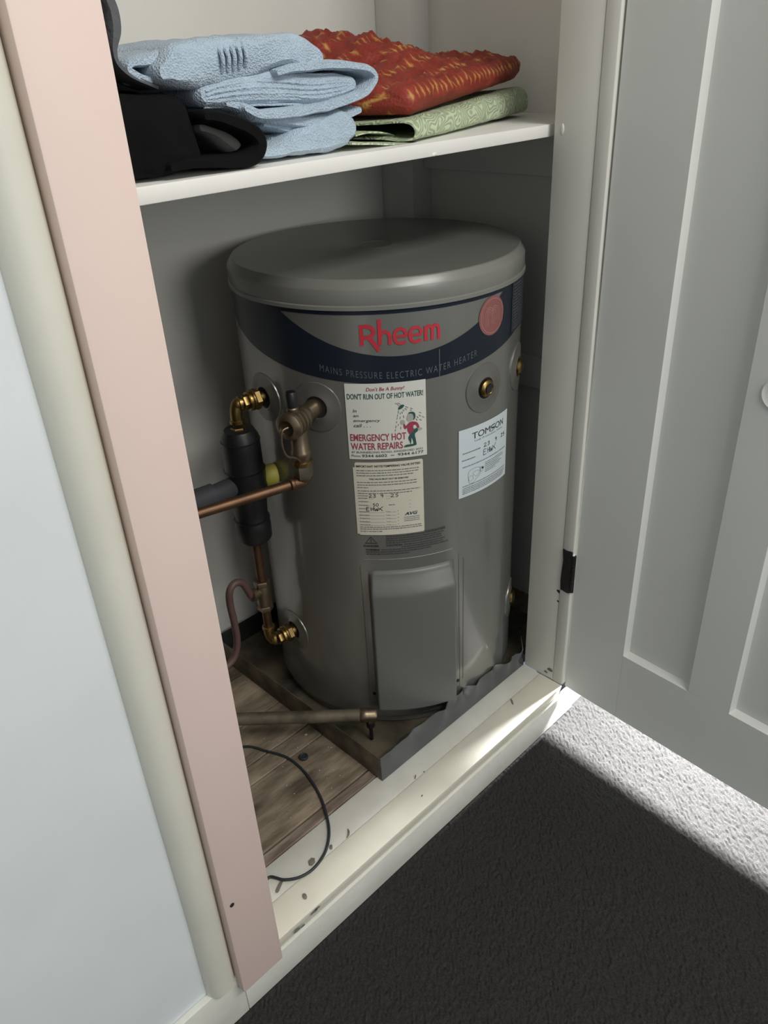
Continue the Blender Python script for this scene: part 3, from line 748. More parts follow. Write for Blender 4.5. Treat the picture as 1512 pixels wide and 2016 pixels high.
for j in range(NZ):
    for i in range(NX): bm.faces.new((Gd[j][i], Gd[j][i+1], Gd[j+1][i+1], Gd[j+1][i]))
obj('element_cover', bm, M['cover'], tank, label='plain grey plastic element cover', angle=80)
for s, z in ((114.5, 165), (-41.5, 166)):
    obj('screw', lathe([(0.0032, -0.001), (0.0032, 0.0010), (0.0022, 0.0018), (0.0008, 0.0013)], wrap(s, z), nrm(s), 12), M['hole'], tank)
obj('clear_tape', patch(83.5, 84.6, 752, 792, 0.0011, nx=2), M['faint'], band)

# --- port flanges
def flange(name, s0, z0, r=38.0, hole=16.5):
    bm = B(); n = 48; rings = []
    for rr, off in ((r+0.6, 0.0000), (r, 0.0017), (r-2, 0.0020), (hole+5, 0.0020), (hole+2.5, 0.0034), (hole, 0.0034), (hole-0.5, 0.0008), (hole-0.6, 0.0006)):
        rings.append([bm.verts.new(wrap(s0+rr*math.cos(2*PI*i/n), z0+rr*math.sin(2*PI*i/n), off)) for i in range(n)])
    for k in range(len(rings)-1):
        for i in range(n):
            j = (i+1) % n; bm.faces.new((rings[k][i], rings[k][j], rings[k+1][j], rings[k+1][i]))
    f = obj(name, bm, M['flange'], tank, angle=50)
    bm = B(); n = 24
    vs = [(s0, z0)]+[(s0+hole*math.cos(2*PI*i/n), z0+hole*math.sin(2*PI*i/n)) for i in range(n)]
    add2d(bm, vs, [(0, 1+i, 1+(i+1) % n) for i in range(n)], 0.0009)
    obj('port_hole', bm, M['hole'], f, smooth=False, label='dark port hole')
    return f
def plug(f, s0, z0):
    o = wrap(s0, z0); n_ = nrm(s0)
    bm = lathe([(0.0115, 0.000), (0.0130, 0.0015), (0.0130, 0.0060), (0.0105, 0.0090), (0.0086, 0.0095), (0.0076, 0.0084), (0.0002, 0.0080)], o, n_, 28)
    obj('brass_plug', bm, M['brass'], f, label='brass plug')
    a, u, v = frame(n_); bm = B(); r = bmesh.ops.create_cube(bm, size=1.0)
    mm = Matrix((u, v, a)).transposed().to_4x4(); mm.translation = o+n_*0.0080
    for w in r['verts']: w.co = mm@Vector((w.co.x*0.0112, w.co.y*0.0112, w.co.z*0.0040))
    obj('plug_socket', bm, M['hole'], f, smooth=False, label='dark square socket')
f1 = flange('port_flange', 167, 714.5); plug(f1, 167, 714.5)
f2 = flange('port_flange', 279, 712); plug(f2, 279, 712)
f3 = flange('port_flange', 300, 243); plug(f3, 300, 243)
flange('port_flange', -100, 712, hole=17.5)
flange('port_flange', -207, 706, hole=17)
flange('port_flange', -208, 254, hole=17)

# ------------------------------------------------------------------ tempering valve column on the left of the tank
N1 = nrm(-211); P1 = wrap(-211, 706)
COLX, COLY = 0.6115, 0.9595
tv = thing('tempering_valve', 'black tempering valve with brass elbows and copper pipe left of the tank', 'valve', (COLX, COLY, 0.25))
def hexnut(org, axis, r, h, seg=6):
    return lathe([(r*0.93, 0), (r, h*0.12), (r, h*0.88), (r*0.93, h)], org, axis, seg)
def brass(name, bm, p=tv, m='brass', **k): return obj(name, bm, M[m], p, **k)
def port_run(org, n_, L, p):
    brass('nipple', lathe([(0.0105, 0.0012), (0.0105, 0.012)], org, n_, 24), p)
    brass('union_nut', hexnut(org+n_*0.010, n_, 0.0165, 0.010), p)
    brass('union_collar', lathe([(0.0150, 0.0), (0.0160, 0.001), (0.0160, 0.003), (0.0140, 0.0038), (0.0140, 0.005), (0.0155, 0.006), (0.0150, 0.0085), (0.0112, 0.009)], org+n_*0.0205, n_, 24), p)
    brass('hex_nut', hexnut(org+n_*0.0300, n_, 0.0125, 0.009), p)
port_run(P1, N1, 0.05, tv)
E1 = Vector((COLX, COLY, 0.706))
def elbow(pts, r, p, m='brass', rims=True, name='elbow'):
    bm = B(); add_tube(bm, spline(pts, 7), r, 20)
    if rims:
        for a, b in ((pts[0], pts[1]), (pts[-1], pts[-2])):
            d = (Vector(b)-Vector(a)).normalized(); add_lathe(bm, [(r*1.02, 0), (r*1.22, 0.0012), (r*1.22, 0.0055), (r*1.02, 0.007)], a, d, 20)
    return brass(name, bm, p, m)
a0 = P1+N1*0.0385
elbow([a0, E1.lerp(a0, 0.45), E1+Vector((0.003, 0, -0.003)), E1+Vector((0, 0, -0.014)), E1+Vector((0, 0, -0.030))], 0.0098, tv)
brass('hex_nut', hexnut((COLX, COLY, 0.660), (0, 0, 1), 0.0125, 0.010))
ring = []
obj('valve_body', lathe([(0.010, 0.668), (0.023, 0.666), (0.0290, 0.655), (0.0302, 0.640), (0.0302, 0.606), (0.0315, 0.600), (0.0325, 0.590), (0.0325, 0.562), (0.0305, 0.556), (0.0285, 0.545), (0.0275, 0.530), (0.0265, 0.512), (0.0285, 0.506), (0.0295, 0.496), (0.0290, 0.474), (0.0250, 0.468), (0.010, 0.466)][::-1], (COLX, COLY, 0), (0, 0, 1), 32), M['blackplastic'], tv)
for z, r in ((0.648, 0.0308), (0.598, 0.0330), (0.5085, 0.0296)):
    obj('body_ring', lathe([(r-0.002, -0.002), (r, -0.001), (r, 0.001), (r-0.002, 0.002)], (COLX, COLY, z), (0, 0, 1), 32), M['blackplastic'], tv)
ax = Vector((0.80, -0.60, 0)).normalized()
ctr = Vector((COLX, COLY, 0.577))
ax = (Vector((0.655, 0.944, 0.577))-ctr); ax.z = 0; ax.normalize()
obj('cold_cap', lathe([(0.0150, 0.027), (0.0165, 0.030), (0.0175, 0.034), (0.0175, 0.046), (0.0160, 0.0495), (0.0120, 0.051)], ctr, ax, 28), M['yellow'], tv, label='yellow plastic cap')
obj('side_inlet', lathe([(0.0125, 0.018), (0.0150, 0.024), (0.0158, 0.030), (0.0158, 0.060), (0.0130, 0.066)], ctr, (-1, -0.02, 0), 24), M['darkgrey'], tv)
obj('insulated_side_pipe', tube([ctr+Vector((-0.062, 0, 0)), ctr+Vector((-0.14, 0.01, -0.001)), ctr+Vector((-0.22, 0.02, -0.002)), ctr+Vector((-0.302, 0.03, -0.002))], 0.0185, 18), M['darkgrey'], tv)
obj('copper_riser', tube([(COLX, COLY, 0.468), (COLX, COLY, 0.385)], 0.0078, 18), M['copper'], tv)
brass('tee_nut', hexnut((COLX, COLY, 0.374), (0, 0, 1), 0.0145, 0.010), m='brassdull')
brass('tee_body', lathe([(0.0115, 0.332), (0.0125, 0.336), (0.0125, 0.370), (0.0115, 0.374)], (COLX, COLY, 0), (0, 0, 1), 22), m='brassdull')
brass('tee_branch', lathe([(0.0090, 0.006), (0.0090, 0.018), (0.0115, 0.020), (0.0115, 0.028), (0.0085, 0.030)], (COLX, COLY, 0.360), (-0.96, -0.1, 0.25), 18), m='brassdull')
brass('tee_nut', hexnut((COLX, COLY, 0.322), (0, 0, 1), 0.0140, 0.010), m='brassdull')
obj('copper_riser', tube([(COLX, COLY, 0.324), (COLX, COLY, 0.285)], 0.0075, 18), M['copper'], tv)
N3 = nrm(-208); P3 = wrap(-208, 254); port_run(P3, N3, 0.05, tv)
a3 = P3+N3*0.0385; E3 = Vector((COLX, COLY, 0.254))
elbow([a3, E3.lerp(a3, 0.45), E3+Vector((0.003, 0, 0.003)), E3+Vector((0, 0, 0.014)), E3+Vector((0, 0, 0.032))], 0.0092, tv)
hp = [(COLX-0.028, COLY-0.003, 0.368)]+[tuple(at(px, py, 1, 0.953)) for px, py in ((478, 1149), (462, 1149), (452, 1165), (453, 1190), (461, 1225), (467, 1262), (462, 1292), (447, 1312), (425, 1330))]+[(0.44, 0.953, 0.245), (0.308, 0.953, 0.235)]
obj('rubber_hose', tube(spline(hp, 6), 0.0062, 14), M['hose'], tv)

# ------------------------------------------------------------------ relief valve and drain pipe
N2 = nrm(-103); P2 = wrap(-103, 712)
rv = thing('relief_valve', 'cast brass pressure relief valve with black test knob and wire lever', 'valve', tuple(P2+N2*0.05))
C2 = P2+N2*0.052
obj('threaded_neck', lathe([(0.0125, 0.001), (0.0135, 0.006), (0.0135, 0.014), (0.0128, 0.016), (0.0128, 0.040)], P2, N2, 24), M['brassdull'], rv)
obj('valve_body', lathe([(0.0130, 0.030), (0.0160, 0.034), (0.0165, 0.042), (0.0165, 0.044), (0.0198, 0.0455), (0.0198, 0.0485), (0.0165, 0.050), (0.0165, 0.053), (0.0200, 0.0545), (0.0200, 0.0575), (0.0165, 0.059), (0.0165, 0.062), (0.0202, 0.0635), (0.0202, 0.0665), (0.0172, 0.068), (0.0172, 0.0705), (0.0205, 0.072), (0.0205, 0.078), (0.0165, 0.082), (0.0120, 0.084), (0.0115, 0.079), (0.0005, 0.078)], P2, N2, 32), M['brassdull'], rv)
obj('outlet_leg', lathe([(0.0120, 0.0), (0.0130, 0.010), (0.0132, 0.040), (0.0150, 0.043), (0.0155, 0.049), (0.0135, 0.053), (0.0130, 0.058)], C2+Vector((0, 0, -0.004)), (0, 0, -1), 24), M['brassdull'], rv)
obj('outlet_ring', lathe([(0.0138, 0), (0.0155, 0.001), (0.0155, 0.006), (0.0138, 0.007)], C2+Vector((0, 0, -0.062)), (0, 0, -1), 24), M['brass'], rv)
obj('compression_nut', hexnut(C2+Vector((0, 0, -0.068)), (0, 0, -1), 0.0148, 0.022), M['oldpipe'], rv)
top2 = P2+N2*0.062
obj('knob_stem', lathe([(0.0075, 0.010), (0.0085, 0.016), (0.0088, 0.0225), (0.0075, 0.024)], top2, (0, 0, 1), 20), M['brassdull'], rv)
obj('test_knob', lathe([(0.0070, 0.023), (0.0078, 0.026), (0.0080, 0.044), (0.0066, 0.0465), (0.002, 0.047)], top2, (0, 0, 1), 12), M['blackplastic'], rv)
cap2 = P2+N2*0.083
lv = [cap2+Vector((-0.004, -0.010, 0.006)), cap2+Vector((-0.014, -0.008, 0.002)), cap2+Vector((-0.016, -0.008, -0.020)), cap2+Vector((-0.010, -0.008, -0.036)), cap2+Vector((0.006, -0.004, -0.046)), C2+Vector((-0.009, -0.008, -0.058))]
obj('wire_lever', tube(spline(lv, 6), 0.0017, 10), M['brassdull'], rv)
# drain pipe
dpz = 0.6155
dp = thing('drain_pipe', 'copper drain pipe running left from the relief valve', 'pipe', (C2.x, C2.y, dpz))
e0_ = C2+Vector((0, 0, -0.088)); ez = Vector((C2.x, C2.y, dpz))
pe = at(400, 1008, 2, dpz); dirp = (pe-ez); dirp.z = 0; dirp.normalize()
elbow([e0_, ez+Vector((0, 0, 0.004)), ez+dirp*0.004, ez+dirp*0.024], 0.0088, dp, 'copper', True)
obj('copper_pipe', tube([ez+dirp*0.020, ez+dirp*0.10, ez+dirp*0.20, ez+dirp*((ez.x-0.309)/-dirp.x)], 0.0076, 18), M['copper'], dp)

# ------------------------------------------------------------------ safe tray under the tank
tr = thing('drip_tray', 'bent galvanised steel drip tray under the water heater', 'tray', (0.85, 0.93, 0.0926))
TX0, TX1, TY0, TY1 = 0.617, 1.150, 0.6905, 1.172
obj('tray_bottom', box(TX0, TX1, TY0+0.0165, TY1, 0.09235, 0.0933), M['grit'], tr, smooth=False, label='gritty stained tray bottom')
obj('tray_left_wall', box(TX0, TX0+0.0012, TY0+0.001, TY1, 0.0932, 0.1415, 0.0003), M['oldpipe'], tr)
obj('tray_back_wall', box(TX0+0.0015, TX1, TY1-0.0012, TY1, 0.0932, 0.1415, 0.0003), M['steel'], tr)
bm = B(); n = 60; prev = None
crimps = [(0.705, 0.004), (0.775, -0.005), (0.80, 0.004), (0.842, 0.007), (0.862, -0.005), (0.93, 0.005), (0.975, 0.007), (0.99, -0.006), (1.012, 0.005)]
for i in range(n+1):
    x = TX0+0.0003+(1.0135-TX0-0.0003)*i/n; t = i/n
    h = 0.0515+0.006*max(0, 1-abs(t-0.45)/0.4)-0.004*t; out = 0.0
    if t > 0.80: h -= 0.006*math.sin((t-0.80)/0.2*PI); out = -0.010*math.sin((t-0.80)/0.2*PI)
    if t > 0.86: h += (t-0.86)*0.16
    for cx_, a in crimps: out += a*math.exp(-((x-cx_)/0.010)**2)*1.3; 
    for cx_, a in crimps: h += -abs(a)*0.5*math.exp(-((x-cx_)/0.006)**2)
    w = 0.0015*fbm((x, 0, 0), 40)
    cols = []
    for k in range(6):
        f = k/5
        y = TY0-0.0002+(out+w)*f**1.6+0.002*f
        cols.append((x, y, 0.0916+h*f))
    cur = [bm.verts.new(c) for c in cols]+[bm.verts.new((c[0], c[1]+0.0013, c[2])) for c in cols[::-1]]
    if prev:
        for k in range(11): bm.faces.new((prev[k], cur[k], cur[k+1], prev[k+1]))
        bm.faces.new((prev[11], cur[11], cur[0], prev[0]))
    else: bm.faces.new(cur)
    prev = cur
bm.faces.new(prev[::-1])
obj('tray_front_wall', bm, M['steel'], tr, label='crimped bright steel front lip')
# low drain pipe over the tray with brass fitting
lp = thing('low_pipe', 'tarnished old pipe with brass elbow crossing the tray edge near the floor', 'pipe', (0.6, 0.85, 0.148))
pa, pb = at(400, 1418, 2, 0.1525), at(716, 1408, 2, 0.1525)
dd = (pb-pa).normalized(); pa2 = pa-dd*((pa.x-0.309)/dd.x)
obj('pipe_length', tube([pa2, pa2.lerp(pb, .3), pa2.lerp(pb, .6), pb], 0.0112, 18), M['oldpipe'], lp)
brass('elbow_fitting', lathe([(0.0112, -0.006), (0.0128, -0.004), (0.0130, 0.006), (0.0118, 0.008), (0.0122, 0.020), (0.0095, 0.024)], pb, dd, 20), lp, m='brassdull')
brass('drop_nut', hexnut(pb+dd*0.011+Vector((0, 0, -0.008)), (0, 0, -1), 0.0090, 0.007), lp, m='brassdull')
obj('drop_stub', lathe([(0.0070, 0.014), (0.0075, 0.018), (0.0075, 0.026), (0.0035, 0.028), (0.0035, 0.0575)], pb+dd*0.011, (0, 0, -1), 14), M['blackplastic'], lp)

# ------------------------------------------------------------------ cable, cap and paint chips
cz = 0.0945
cp = [(0.309, 0.962, cz), (0.40, 0.958, cz), (0.455, 0.945, cz)]+[tuple(at(px, py, 2, z)) for px, py, z in ((482, 1470, cz), (525, 1479, cz), (562, 1490, cz), (588, 1508, cz), (610, 1533, cz), (630, 1567, cz), (643, 1605, cz), (648, 1640, 0.0937), (641, 1676, 0.0937), (620, 1707, 0.0937), (592, 1726, 0.0937), (560, 1732, 0.0937), (530, 1727, 0.0937))]+[(0.352, 0.678, 0.0937), (0.338, 0.684, 0.0937)]
obj('cable', tube(spline(cp, 8), 0.0022, 10), M['cable'], label='thin black cable looping over the floorboards and sill', cat='cable')
c_ = at(600, 1493, 2, 0.0930)
obj('rubber_cap', lathe([(0.0078, 0), (0.0082, 0.001), (0.0080, 0.0035), (0.0066, 0.0042), (0.0058, 0.0028), (0.0005, 0.0026)], (c_.x, c_.y+0.003, 0.0925), (0, 0, 1), 24), M['cable'], label='small round black cap lying on the floorboards beside the cable', cat='cap')
def chip(px, py, L, w, ang, m, label, z=SILL_Z, ax=2, curl=0.0):
    p = at(px, py, ax, z); bm = B(); n = 6; rows = []
    for i in range(n+1):
        t = i/n-0.5; ww = w*(0.5+0.5*math.cos(t*PI*0.9))*(0.8+0.4*random.random())
        rows.append([Vector((t*L, s_*ww/2+curl*t*t*L, 0.0002+0.0006*math.cos(t*PI)+h)) for s_ in (-1, 1) for h in (0, 0.0007)])
    mm = Matrix.Translation(p)@Matrix.Rotation(ang, 4, 'Z')
    R_ = [[bm.verts.new(mm@q) for q in r] for r in rows]
    for i in range(n):
        a, b = R_[i], R_[i+1]
        for k in ((0, 1), (1, 3), (3, 2), (2, 0)): bm.faces.new((a[k[0]], b[k[0]], b[k[1]], a[k[1]]))
    bm.faces.new([R_[0][k] for k in (0, 1, 3, 2)]); bm.faces.new([R_[-1][k] for k in (0, 2, 3, 1)])
    obj('paint_flake', bm, m, label=label, cat='paint flake', group='paint flakes on the sill')
chip(687, 1641, 0.016, 0.0028, 0.75, M['chip'], 'curved grey flake lying alone on the middle of the sill', curl=0.6)
chip(652, 1668, 0.008, 0.005, 0.9, M['chip'], 'small grey flake just right of the cable loop')
chip(614, 1697, 0.013, 0.009, 0.6, M['chip'], 'wide grey flake lying against the inside of the cable loop')
chip(550, 1746, 0.020, 0.006, 0.5, M['chip'], 'long flake under the cable end by the architrave')
chip(600, 1765, 0.010, 0.006, 1.2, M['chip'], 'grey flake on the sill below the cable loop')
chip(818, 1530, 0.009, 0.0016, 0.6, M['chip'], 'thin dark sliver on the sill right of the tray corner')
chip(835, 1520, 0.0025, 0.002, 0.2, M['chip'], 'tiny speck beside the sliver on the sill')
chip(831, 1567, 0.004, 0.002, 0.2, M['chip'], 'tiny flake near the front edge of the sill')
chip(1008, 1382, 0.015, 0.003, 0.9, M['chip'], 'dark splinter on the sill near the hinge jamb')
# worn patches on the fascia and jamb foot: thin chips standing on those faces
def wear(parent, pts, ax, val, nrm_, m):
    bm = B(); r = random.Random(len(pts))
    for px, py, sz in pts:
        p = at(px, py, ax, val); u = Vector((0, 0, 1)); v = Vector(nrm_).cross(u)
        k = 9; ring = []
        for i in range(k):
            a = 2*PI*i/k; rr = sz*r.uniform(0.5, 1.1)
            ring.append(bm.verts.new(p+Vector(nrm_)*0.0004+v*math.cos(a)*rr*1.5+u*math.sin(a)*rr*0.7))
        bm.faces.new(ring)
    obj('chipped_patch', bm, m, parent, smooth=False, label='chipped paint patch')
wear(sl, [(585, 1830, 0.006), (596, 1822, 0.004), (618, 1795, 0.005), (625, 1787, 0.004)], 1, 0.6000, (0, -1, 0), mat('chip_grey', (0.20, 0.20, 0.19, 1), 0.8, var=0.4, vscale=90))
wear(jr, [(1083, 1318, 0.006), (1075, 1322, 0.004), (1060, 1335, 0.0035), (1050, 1340, 0.004)], 0, 1.0148, (-1, 0, 0), M['chip'])
wear(jr, [(1102, 1185, 0.004), (1103, 1165, 0.006)], 0, 1.0148, (-1, 0, 0), M['hinge'])

# ------------------------------------------------------------------ folded linen on the shelf
SH = 1.0587
def sheet(path, thick, org, ea, depth, nd=14, n=6, wob=0.003, seed=0, closed=False, taper=None, ribs=None, rib_amp=0.0, mono=False, zfun=None, ribdir='path'):
    """a thick cloth sheet: a centre line in the (ea, z) plane swept along eb (depth axis)"""
    org = Vector(org); ea = Vector(ea).normalized(); eb = Vector((-ea.y, ea.x, 0))
    P = spline([(p[0], p[1], 0) for p in path], n)
    tt = thick if isinstance(thick, (list, tuple)) else [thick]*len(path)
    TH = [v.x for v in spline([(t, 0, 0) for t in tt], n)]
    m = len(P); left = []; right = []
    for i, p in enumerate(P):
        t = (P[min(i+1, m-1)]-P[max(i-1, 0)]).normalized(); nn = Vector((-t.y, t.x, 0))
        left.append(p+nn*TH[i]/2); right.append(p-nn*TH[i]/2)
    def capend(i, sgn):
        t = (P[min(i+1, m-1)]-P[max(i-1, 0)]).normalized()*sgn; nn = Vector((-t.y, t.x, 0)); r = TH[i]/2
        return [P[i]+t*r*math.sin(a)*0.8+nn*r*math.cos(a) for a in (PI*0.2, PI*0.4, PI*0.6, PI*0.8)]
    loop = left+capend(m-1, 1)+right[::-1]+capend(0, -1)
    cen = P+[P[m-1]]*4+P[::-1]+[P[0]]*4
    idx = list(range(m))+[m-1]*4+list(range(m))[::-1]+[0]*4
    arc = [0.0]
    for i in range(1, m): arc.append(arc[-1]+(P[i]-P[i-1]).length)
    bm = B(); uvl = bm.loops.layers.uv.new('weave'); rings = []; meta = {}
    ds = [0, 0.004, 0.012]+[0.012+(depth-0.024)*(k+1)/nd for k in range(nd)]+[depth-0.004, depth]
    ks = [0.55, 0.85, 1.0]+[1.0]*nd+[0.85, 0.55]
    for d, k in zip(ds, ks):
        row = []
        for j, q in enumerate(loop):
            c = cen[j]; r = c+(q-c)*k
            w = fbm((r.x*1.0+seed*3.1, r.y+seed, d*0.8), 22)*wob
            w2 = fbm((r.x*1.0-seed*2.7, r.y+seed*5, d*0.8), 16)*wob
            amp = 0.0
            if ribs: amp = rib_amp*ribs(arc[idx[j]], d)
            nn = (q-c); nn = nn.normalized() if nn.length > 1e-6 else nn
            zz = r.y+w+nn.y*amp
            if zfun: zz = zfun(zz, d, r.x)
            co = org+ea*(r.x+w2+nn.x*amp)+eb*(d+0.4*w2)
            co.z = org.z+max(zz, 0.0003)
            vv = bm.verts.new(co); meta[vv] = (arc[idx[j]], d); row.append(vv)
        rings.append(row)
    L_ = len(loop)
    for i in range(len(rings)-1):
        for j in range(L_):
            k2 = (j+1) % L_
            bm.faces.new((rings[i][j], rings[i][k2], rings[i+1][k2], rings[i+1][j]))
    bm.faces.new(rings[0][::-1]); bm.faces.new(rings[-1])
    return bm
def px_path(pts, Y):
    """photo points on the vertical plane y=Y -> (x, height above shelf)"""
    out = []
    for px, py in pts:
        p = at(px, py, 1, Y); out.append((p.x, p.z-SH))
    return out
EX = (1, 0, 0)
YF = 0.730
# bottom towel: thick folded corner
tl3 = thing('folded_towel', 'lowest pale blue towel of the pile, its thick fold lying on the shelf', 'towel', (0.62, YF, SH), 'pale blue folded towels')
obj('towel_fold', sheet(px_path([(520, 304), (560, 293), (610, 275), (650, 262), (676, 250), (688, 248)], 0.726), [0.010, 0.018, 0.030, 0.040, 0.040, 0.026], (0, 0.722, SH), EX, 0.20, seed=1, wob=0.004), M['towel'], tl3)
obj('towel_layer', sheet(px_path([(535, 280), (570, 276), (600, 270), (640, 262)], 0.745), [0.012, 0.014, 0.014, 0.012], (0, 0.739, SH), EX, 0.19, seed=2, wob=0.002), M['towel'], tl3)
# middle towel: ribbed roll wrapped by a loop of cloth
tl2 = thing('folded_towel', 'middle pale blue towel of the pile, ribbed roll inside a wrapped loop', 'towel', (0.60, YF, SH+0.06), 'pale blue folded towels')
obj('ribbed_roll', sheet(px_path([(402, 188), (440, 180), (500, 172), (560, 172), (620, 175), (670, 170), (693, 166)], 0.728), [0.022, 0.030, 0.034, 0.034, 0.030, 0.026, 0.018], (0, 0.726, SH), EX, 0.20, seed=3, wob=0.002, n=8), M['towel'], tl2)
rb = tl2.children[0]
obj('wrap_loop', sheet(px_path([(545, 142), (600, 131), (660, 127), (710, 132), (733, 145), (734, 163), (712, 186), (668, 203), (610, 217), (555, 224), (510, 226), (480, 212)], 0.722), [0.008, 0.010, 0.010, 0.010, 0.009, 0.009, 0.010, 0.011, 0.011, 0.012, 0.012, 0.010], (0, 0.718, SH), EX, 0.13, seed=4, wob=0.0018, n=8), M['towel'], tl2)
obj('towel_layer', sheet(px_path([(440, 203), (475, 212), (520, 232), (590, 240), (660, 232), (700, 218)], 0.735), [0.009, 0.011, 0.013, 0.014, 0.013, 0.010], (0, 0.727, SH), EX, 0.20, seed=5, wob=0.002), M['towel'], tl2)
obj('towel_layer', sheet(px_path([(515, 246), (540, 250), (570, 253), (620, 250), (665, 240)], 0.742), [0.008, 0.010, 0.011, 0.011, 0.009], (0, 0.735, SH), EX, 0.18, seed=6, wob=0.002), M['towel'], tl2)
# raised ribs along the roll
bm = B()
base = px_path([(410, 188), (440, 180), (500, 172), (560, 172), (620, 175), (670, 170), (690, 166)], 0.722)
for k in range(7):
    o_ = (k-3)/3.0; pts = []
    for i, (x, z) in enumerate(base):
        hw = (0.010, 0.013, 0.0155, 0.0155, 0.0135, 0.011, 0.007)[i]
        pts.append((x, YF-0.0035+abs(o_)**3*0.006+0.0006*math.sin(i*2+k), SH+z+o_*hw))
    add_tube(bm, spline(pts, 6), 0.0015, 8)
obj('woven_rib', bm, M['towel'], tl2)
# top towel: arched fold with a hem band
tl1 = thing('folded_towel', 'top pale blue towel of the pile with stitched hem ridges', 'towel', (0.53, YF, SH+0.08), 'pale blue folded towels')
obj('towel_fold', sheet(px_path([(318, 146), (352, 136), (400, 126), (450, 116), (510, 103), (560, 98), (600, 106), (622, 120)], 0.728), [0.018, 0.036, 0.040, 0.038, 0.034, 0.034, 0.032, 0.024], (0, 0.722, SH), EX, 0.30, seed=7, wob=0.004, n=9), M['towel'], tl1)
obj('towel_flap', sheet(px_path([(330, 152), (300, 158), (270, 146), (258, 132), (275, 122), (310, 120), (345, 116)], 0.732), [0.006, 0.008, 0.008, 0.008, 0.009, 0.012, 0.016], (0, 0.735, SH), EX, 0.27, seed=8, wob=0.003, n=8), M['towel'], tl1)
bm = B()
for k in range(5):
    px = 432+k*11.5; a = at(px-1, 90-k*2.2, 1, 0.722); b = at(px+10, 142-k*3, 1, 0.7175)
    pts = [(a.x+(b.x-a.x)*t, 0.7225-0.0050*math.sin(t*PI)+0.004*(1-t)**3, a.z+(b.z-a.z)*t) for t in (0, .2, .4, .6, .8, 1)]
    add_tube(bm, spline([(pts[0][0]-0.001, 0.78, pts[0][2]+0.003), (pts[0][0], 0.735, pts[0][2]+0.002)]+pts, 5), 0.0021, 8)
obj('hem_ridge', bm, M['towel'], tl1)

# black bag with a curled flap, grey strap standing behind the architrave
def lump(fn, n=(24, 16, 14)):
    bm = B(); r = bmesh.ops.create_cube(bm, size=2.0)
    bmesh.ops.subdivide_edges(bm, edges=bm.edges[:], cuts=n[0], use_grid_fill=True)
    for v in bm.verts:
        v.co = fn(v.co.copy())
    return bm
bag = thing('black_bundle', 'black cloth bundle with a curled flap at the left end of the shelf', 'bundle', (0.42, 0.76, SH))
def bagf(c):
    q = Vector((c.x, c.y, c.z)); l4 = (abs(q.x)**5+abs(q.y)**5+abs(q.z)**5)**0.2; q = q/l4
    x = 0.408+q.x*0.062*(1-0.12*q.z); y = 0.800+q.y*0.088; z = SH+0.0005+0.036*(1+q.z)
    w = fbm((x, y, z), 18)*0.006
    if q.z > -0.9: z += w*0.8
    return Vector((x+w, y+w*0.7, max(z, SH+0.0005)))
obj('bundle_body', lump(bagf), M['blackcloth'], bag, angle=70)
cur = px_path([(398, 232), (430, 232), (470, 246), (500, 268), (507, 292), (492, 311), (455, 320), (410, 322), (370, 325), (330, 330)], 0.712)
obj('curled_flap', sheet(cur, [0.012, 0.014, 0.016, 0.018, 0.018, 0.016, 0.012, 0.010, 0.009, 0.008], (0, 0.703, SH), EX, 0.095, seed=12, wob=0.002, n=8, nd=6), M['blackcloth'], bag)
gl = px_path([(392, 250), (425, 256), (462, 282), (480, 296)], 0.735)
obj('grey_lining', sheet(gl, [0.012, 0.022, 0.024, 0.014], (0, 0.730, SH), EX, 0.06, seed=13, wob=0.001, nd=5), M['greycloth'], bag)
stp = px_path([(196, -40), (205, -5), (216, 25), (220, 60), (216, 95), (221, 122), (238, 142), (262, 156), (300, 172)], 0.745)
obj('grey_strap', sheet(stp, [0.012, 0.014, 0.014, 0.013, 0.008, 0.006, 0.006, 0.006, 0.005], (0, 0.735, SH), EX, 0.045, seed=14, wob=0.001, nd=4, n=8), M['greystrap'], bag, label='slate grey strap standing up')

# pale green cloth under the orange one: front fold runs along a line turned about 17 degrees
A0 = Vector((0.7600, 0.7115, SH)); EA = Vector((0.955, 0.297, 0)).normalized(); EBd = Vector((-EA.y, EA.x, 0))
def fold_along(path, thick, org, along, length, **k):
    """sheet whose cross-section lies across the fold; swept along the fold direction"""
    ea = Vector((along.y, -along.x, 0))       # pointing to the viewer side
    return sheet([(-p[0], p[1]) for p in path], thick, org, ea, length, **k)
gc = thing('green_cloth', 'pale green patterned cloth folded under the orange cloth', 'cloth', tuple(A0))
obj('cloth_fold', fold_along([(0.22, 0.006), (0.15, 0.005), (0.06, 0.005), (0.022, 0.003), (0.004, 0.005), (0.000, 0.013), (0.006, 0.021), (0.024, 0.023), (0.06, 0.021), (0.14, 0.020), (0.22, 0.018)], [0.0035]*11, A0+Vector((0, 0, 0)), EA, 0.405, seed=21, wob=0.0012, n=7, nd=26, zfun=lambda z, d, x: z*(1.0+d*1.6) if z > 0.008 else z+0.012*max(0, d-0.12)), M['green'], gc)
obj('cloth_layer', fold_along([(0.22, 0.009), (0.10, 0.008), (0.045, 0.006), (0.026, 0.005), (0.022, 0.009), (0.03, 0.014), (0.06, 0.014), (0.22, 0.014)], [0.0035]*8, A0+EA*0.17, EA, 0.25, seed=22, wob=0.001, n=6, nd=16), M['green'], gc)
obj('cloth_corner', sheet(px_path([(690, 268), (715, 262), (750, 262), (790, 272), (815, 262)], 0.765), [0.003, 0.003, 0.003, 0.003, 0.003], (0, 0.755, SH), EX, 0.12, seed=23, wob=0.0015, nd=6, n=7), M['green'], gc)
obj('cloth_corner', sheet(px_path([(690, 283), (730, 283), (780, 284), (818, 283)], 0.725), [0.003]*4, (0, 0.722, SH), EX, 0.14, seed=24, wob=0.0008, nd=6, n=7), M['green'], gc)

